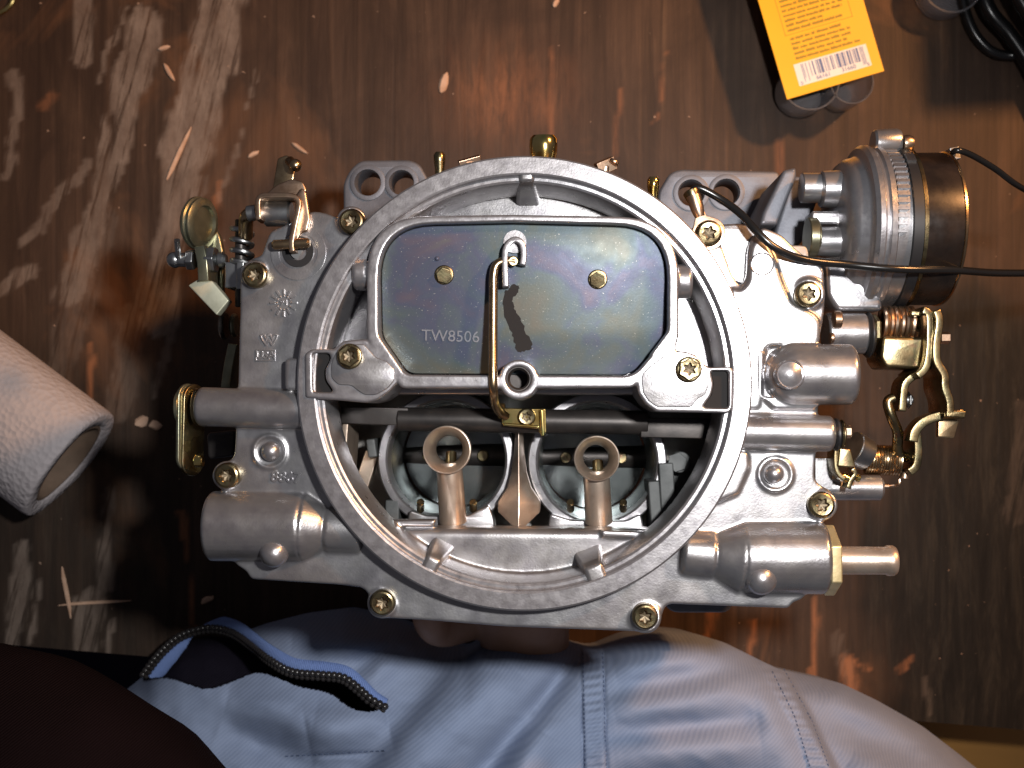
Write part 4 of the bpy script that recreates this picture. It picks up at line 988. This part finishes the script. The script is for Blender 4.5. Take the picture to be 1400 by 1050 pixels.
# ---------------------------------------------------------------- splinters and crumbs on the bench
def splinter(px, py, ln, wd, ang, label, ht=1.2):
    c = V(px, py, -TOP); k = U(-TOP); ln *= k; wd *= k; d = Vector((math.cos(rad(ang)), math.sin(rad(ang)), 0)); s = Vector((-d.y, d.x, 0)); vs = []
    rows = [(-.5, .25), (-.3, .9), (.05, 1), (.32, .7), (.5, .15)]
    for t, w in rows:
        p = c + d * ln * t + s * random.uniform(-.12, .12) * wd
        for sx, z in ((-1, 0.02), (-.6, ht * .8), (.5, ht), (1, 0.02)): vs.append(p + s * sx * w * wd / 2 + Vector((0, 0, z * (.5 + .5 * w))))
    fs = [(0, 1, 2, 3), (19, 18, 17, 16)]
    for i in range(4):
        for j in range(4): fs.append((i * 4 + j, i * 4 + (j + 1) % 4, i * 4 + 4 + (j + 1) % 4, i * 4 + 4 + j))
    tag(mk('wood_splinter', G().add(vs, fs), 'chip', bevel=.15), label, 'splinter', 'splinters and crumbs on the bench')
splinter(225, 66, 17, 7, 18, 'short pale crumb above the bent splinter at upper left')
splinter(232, 99, 28, 7, -58, 'bent pale splinter in the gap between two paint smears')
splinter(347, 211, 17, 7, 28, 'small pale crumb left of the gold choke bracket')
splinter(410, 203, 26, 6, -32, 'thin pale splinter just above the gold choke bracket')
splinter(607, 113, 29, 13, 68, 'leaf shaped tan splinter on the bare wood above the flange')
splinter(760, 4, 14, 8, 62, 'tan splinter cut by the top picture edge')
splinter(245, 210, 80, 7, 66, 'long orange splinter lying along a paint smear', 1.0)
splinter(91, 810, 72, 6, -80, 'upright straw coloured splinter near the bench front edge', 1.5)
splinter(130, 824, 100, 5, 4, 'long flat straw coloured splinter crossing the upright one', 1.0)
splinter(284, 820, 20, 9, 28, 'tan crumb in the shadow under the lower left barrel')
splinter(194, 576, 20, 16, 40, 'pale round crumb left of the accelerator lever')
splinter(213, 582, 18, 13, -10, 'pale crumb touching the round one left of the lever')

# ---------------------------------------------------------------- the person behind the bench edge
person = thing('person', 'person in light blue work clothes and dark sleeve, one hand under the carburetor', 'person', V(760, 1000, -TOP - 60))
TOPL = [(120, 985), (170, 945), (195, 925), (212, 900), (245, 872), (285, 862), (320, 868), (365, 852), (420, 838), (470, 832), (520, 842), (560, 856), (600, 878), (636, 888), (660, 876), (700, 869), (745, 874), (790, 884), (808, 889), (822, 888), (860, 872),
        (905, 862), (950, 866), (990, 878), (1030, 898), (1065, 915), (1100, 923), (1150, 934), (1200, 958), (1260, 992), (1310, 1030), (1345, 1058), (1400, 1110), (1460, 1180)]
zipc = [(196, 922), (206, 908), (222, 889), (248, 868), (285, 858), (318, 864), (345, 882), (370, 902), (400, 918), (440, 922), (470, 926), (492, 942), (508, 956), (526, 966)]
low_edge = [(196, 930), (230, 926), (262, 936), (285, 941), (320, 930), (352, 919), (380, 926), (410, 938), (450, 947), (478, 966), (500, 972), (526, 968)]
def inside_poly(PX, PY, poly):
    r = np.zeros(PX.shape, bool); n = len(poly)
    for i in range(n):
        x1, y1 = poly[i]; x2, y2 = poly[(i + 1) % n]
        c = ((y1 > PY) != (y2 > PY)) & (PX < (x2 - x1) * (PY - y1) / (y2 - y1 + 1e-9) + x1); r ^= c
    return r
zip_s = [tuple(p)[:2] for p in smooth_path([(x, y, 0) for x, y in zipc], 6)]
low_s = [tuple(p)[:2] for p in smooth_path([(x, y, 0) for x, y in low_edge], 6)]
pit = zip_s + low_s[::-1]
def jacket():
    nx, ny = 640, 250
    tx = np.array([p[0] for p in TOPL], float); ty = np.array([p[1] for p in TOPL], float)
    xs = np.linspace(120, 1460, nx); top = np.interp(xs, tx, ty)
    kern = np.ones(7) / 7; top = np.convolve(np.pad(top, 3, mode='edge'), kern, 'valid')
    t = np.linspace(0, 1, ny) ** 1.25
    PX = np.repeat(xs[None], ny, 0); PY = top[None] + t[:, None] * (1260 - top[None])
    dist = PY - top[None]
    H = -118 + 34 * (1 - np.exp(-dist / 26)) + 24 * (1 - np.exp(-dist / 120))
    # right hand piece lies lower than the middle
    H -= 15 / (1 + np.exp(-(PX - 1066 - (PY - 905) * .52) / 2.5)) * np.exp(-np.clip(PX - 1150, 0, 999) / 500)
    H -= 14 / (1 + np.exp((PX - 640 + (PY - 890) * .80) / 9)) * (PX < 760)           # cloth to the left of the diagonal edge lies lower
    H -= 14 / (1 + np.exp((PX - 330) / 60))
    def ridge(a, b, w, h):
        nonlocal H
        d, tt = segd(PX, PY, a, b); H = H + 1.45 * h * np.exp(-(d / w) ** 2) * np.sin(np.pi * np.clip(tt * .9 + .05, 0, 1)) ** .5
    for a, b, w, h in [((690, 905), (540, 1090), 40, 7), ((775, 920), (640, 1080), 20, -6), ((740, 1000), (690, 1110), 30, 6), ((785, 900), (735, 965), 14, -3),
                       ((840, 915), (970, 888), 26, 4), ((830, 945), (1010, 915), 18, -3.5), ((840, 975), (1030, 945), 26, 4), ((840, 1000), (1030, 985), 18, -3.5), ((840, 1035), (1040, 1015), 26, 4), ((850, 1070), (1040, 1060), 18, -3),
                       ((1040, 940), (1085, 1060), 22, 3), ((1120, 945), (1230, 985), 26, 4), ((1125, 975), (1250, 1040), 24, -5), ((1160, 1040), (1260, 1090), 30, 5),
                       ((400, 870), (530, 884), 24, 5), ((480, 908), (565, 885), 16, -4), ((545, 885), (500, 935), 18, 4), ((420, 1005), (530, 985), 34, 7), ((310, 958), (430, 982), 30, 4), ((300, 995), (430, 1050), 26, -5), ((420, 1034), (520, 1030), 4, -1.0)]:
        ridge(a, b, w, h)
    H += (fbm(PX / 55, PY / 40, 51, 3) - .45) * 3.2
    # felled seams stand a little proud
    for a, b in (((809, 886), (815, 1100)),):
        d, tt = segd(PX, PY, a, b); H += 1.3 / (1 + np.exp((d - 14) / 1.2)); H -= 1.0 * np.exp(-((d - 16) / 2.0) ** 2); 
        H += .35 * np.sin(PY * .55 + PX * .1) * np.exp(-(d / 13) ** 4)
    d1, tt = segd(PX, PY, (1052, 906), (1098, 985)); d2, _ = segd(PX, PY, (1098, 985), (1135, 1090)); d = np.minimum(d1, d2)
    H += 1.4 / (1 + np.exp((d - 14) / 1.2)); H += .45 * np.sin(PY * .5) * np.exp(-(d / 13) ** 4)
    # open zip: pocket
    ins = inside_poly(PX, PY, pit)
    H = np.where(ins, H - 30, H)
    k = (DIST - H) / DIST / SCL
    X = (PX - 700) * k; Y = (525 - PY) * k; Z = TOP + H
    vs = np.stack([X, Y, Z], -1).reshape(-1, 3).tolist(); fs = []; mi = []
    nb = len(vs)
    # hem: fold the top row back and down so the cloth has body
    row2 = [(X[0, i], Y[0, i] - 3.0, Z[0, i] - 16) for i in range(nx)]; row3 = [(X[0, i], Y[0, i] - 20, Z[0, i] - 110) for i in range(nx)]
    vs += row2 + row3
    for j in range(ny - 1):
        for i in range(nx - 1):
            a = j * nx + i; fs.append((a, a + nx, a + nx + 1, a + 1)); mi.append(1 if ins[j, i] or ins[j + 1, i + 1] or ins[j, i + 1] or ins[j + 1, i] else 0)
    for i in range(nx - 1):
        fs.append((i, i + 1, nb + i + 1, nb + i)); mi.append(0)
        fs.append((nb + i, nb + i + 1, nb + nx + i + 1, nb + nx + i)); mi.append(0)
    g = G(); g.v = [tuple(v) for v in vs]; g.f = fs; g.m = mi
    j = mk('jacket', g, 'blue', person, mats=['blue', 'lining'], ang=75)
    def Hat(x, y):
        i = int(np.clip(round((x - 120) / 1340 * (nx - 1)), 0, nx - 1)); jj = int(np.argmin(np.abs(PY[:, i] - y))); return H[jj, i] + (30 if ins[jj, i] else 0)
    return j, Hat
jk, Hat = jacket()
jk['label'] = 'light blue twill work jacket'
# zip: tape and one tooth after another
def zip_parts():
    pts = [Vector((x, y, 0)) for x, y in zip_s]
    hz = np.array([Hat(x, y - 3) for x, y in zip_s]); hz = np.convolve(np.pad(hz, 6, mode='edge'), np.ones(13) / 13, 'valid') + 2.2
    P3 = [V(p.x, p.y, h) for p, h in zip(pts, hz)]
    vs = []; fs = []
    wid = [20, 24, 24, 18, 15, 16, 17, 17, 17, 16, 14, 12, 10, 8]
    ws = np.interp(np.linspace(0, 1, len(P3)), np.linspace(0, 1, len(wid)), wid)
    for i, p in enumerate(P3):
        t = (P3[min(i + 1, len(P3) - 1)] - P3[max(i - 1, 0)]); t.z = 0; t.normalize(); nrm = Vector((-t.y, t.x, 0))
        k = U(hz[i])
        sgn = 1 if zip_s[i][0] > 300 else -1                  # tape shows outside on the right, inside on the left
        s = np.clip((zip_s[i][0] - 275) / 30, -1, 1)
        off = nrm * ws[i] * k * s
        vs += [p - Vector((0, 0, .6)), p + off * .5 - Vector((0, 0, .9)), p + off - Vector((0, 0, 1.8 if s > 0 else 1.2))]
    for i in range(len(P3) - 1):
        for j in range(2): a = i * 3 + j; fs.append((a, a + 1, a + 4, a + 3))
    z = mk('zip_tape', G().add(vs, fs), 'bluetape', jk, ang=80)
    so = z.modifiers.new('thick', 'SOLIDIFY'); so.thickness = .0007
    # teeth
    cum = [0]
    for a, b in zip(P3, P3[1:]): cum.append(cum[-1] + (b - a).length)
    n = int(cum[-1] / 2.1)
    me = proto(join(sphere((0, -.1, .1), 1.0, 12, 8), sphere((0, 1.1, -.1), .8, 10, 6)), 'zip', 'zip_tooth')
    for i in range(n + 1):
        s = cum[-1] * i / n; q = np.searchsorted(cum, s); q = min(max(q, 1), len(P3) - 1)
        f = (s - cum[q - 1]) / max(cum[q] - cum[q - 1], 1e-6); p = P3[q - 1].lerp(P3[q], f); t = (P3[q] - P3[q - 1]); t.z = 0
        put('zip_tooth', me, p + Vector((0, 0, .2)), z, (0, 0, math.atan2(t.y, t.x) + math.pi), 1.4)
    mk('zip_cord', tube([p - Vector((0, 0, .9)) for p in P3], 1.1, 10), 'zip', z)
zip_parts()
# stitching
def stitches(a, b, n, mid=None):
    pts = [V(x, y, Hat(x, y) + .25) for x, y in [(a[0] + (b[0] - a[0]) * i / (n * 2), a[1] + (b[1] - a[1]) * i / (n * 2)) for i in range(n * 2 + 1)]]
    return join(*[tube([pts[i], pts[i + 1]], .2, 6) for i in range(0, n * 2, 2)])
st = mk('stitching', join(stitches((797, 892), (801, 1056), 26), stitches((824, 892), (829, 1056), 26), stitches((1056, 918), (1086, 978), 11), stitches((1086, 978), (1110, 1056), 13), stitches((1072, 915), (1110, 985), 13), stitches((1110, 985), (1136, 1056), 12), stitches((390, 1034), (530, 1026), 18)), 'thread', jk)
st['kind'] = 'stuff'
# dark sleeve at lower left, close to the lens
sl = [V(-420, 1040, -40), V(-200, 1050, -30), V(0, 1070, -22), (V(150, 1150, -20)), V(240, 1260, -25), V(290, 1420, -40)]
slv = tube(sl, [41, 40, 39.5, 38, 35, 34], 48, smooth=8)
slv.v = [(x + 1.6 * pnoise(Vector((x, y, z)) / 22), y + 1.6 * pnoise(Vector((y, z, x)) / 22), z + 2.2 * pnoise(Vector((z, x, y)) / 22)) for x, y, z in slv.v]
sv = mk('sleeve', slv, 'sleeve', person, ang=80); sv['label'] = 'dark sleeve close to the camera'
# hand under the base
def hand():
    g = []
    hz = -101
    wrist = V(735, 1010, -160); palm0 = V(715, 850, -108); palm1 = V(705, 760, hz)
    g.append(tube([wrist, V(722, 920, -140), palm0, V(708, 810, -104), palm1], [19, 17, 18, 19, 18], 24, smooth=5))
    for off, ln, sp in ((-30, 60, -16), (-10, 70, -5), (10, 66, 6), (29, 52, 16)):
        b = palm1 + Vector((off * .5, -6, 2)); m1 = b + Vector((off * .35 + sp * .2, ln * .45, 3)); m2 = b + Vector((off * .45 + sp * .5, ln * .75, 5)); e = b + Vector((off * .5 + sp * .7, ln, 7))
        g.append(tube([b, m1, m2, e], [9, 8.6, 7.8, 6.2], 16, smooth=5))
    # thumb, bent up along the front of the base
    t0 = V(670, 850, -108)
    g.append(tube([V(690, 830, -106), V(640, 846, -103), V(604, 858, -100), V(588, 846, -92), V(585, 826, -88)], [9, 8.5, 7.5, 6.6, 5.6], 16, smooth=6))
    h = mk('hand', join(*g), 'skin', person, remesh=1.3, smooth_it=6)
    h['label'] = 'bare hand supporting the carburetor base'
hand()

def tilt_held(o):
    piv = PIVOT / 1000; o.rotation_euler = TILT.to_euler(); o.location = piv + TILT @ (Vector(o.location) - piv)
pv = V(709, 378, CH) / 1000                               # the choke plate is not quite shut
cp.matrix_basis = Matrix.Translation(pv) @ Matrix.Rotation(rad(7.0), 4, 'X') @ Matrix.Translation(-pv)
for o in (carb, gw, pw): tilt_held(o)
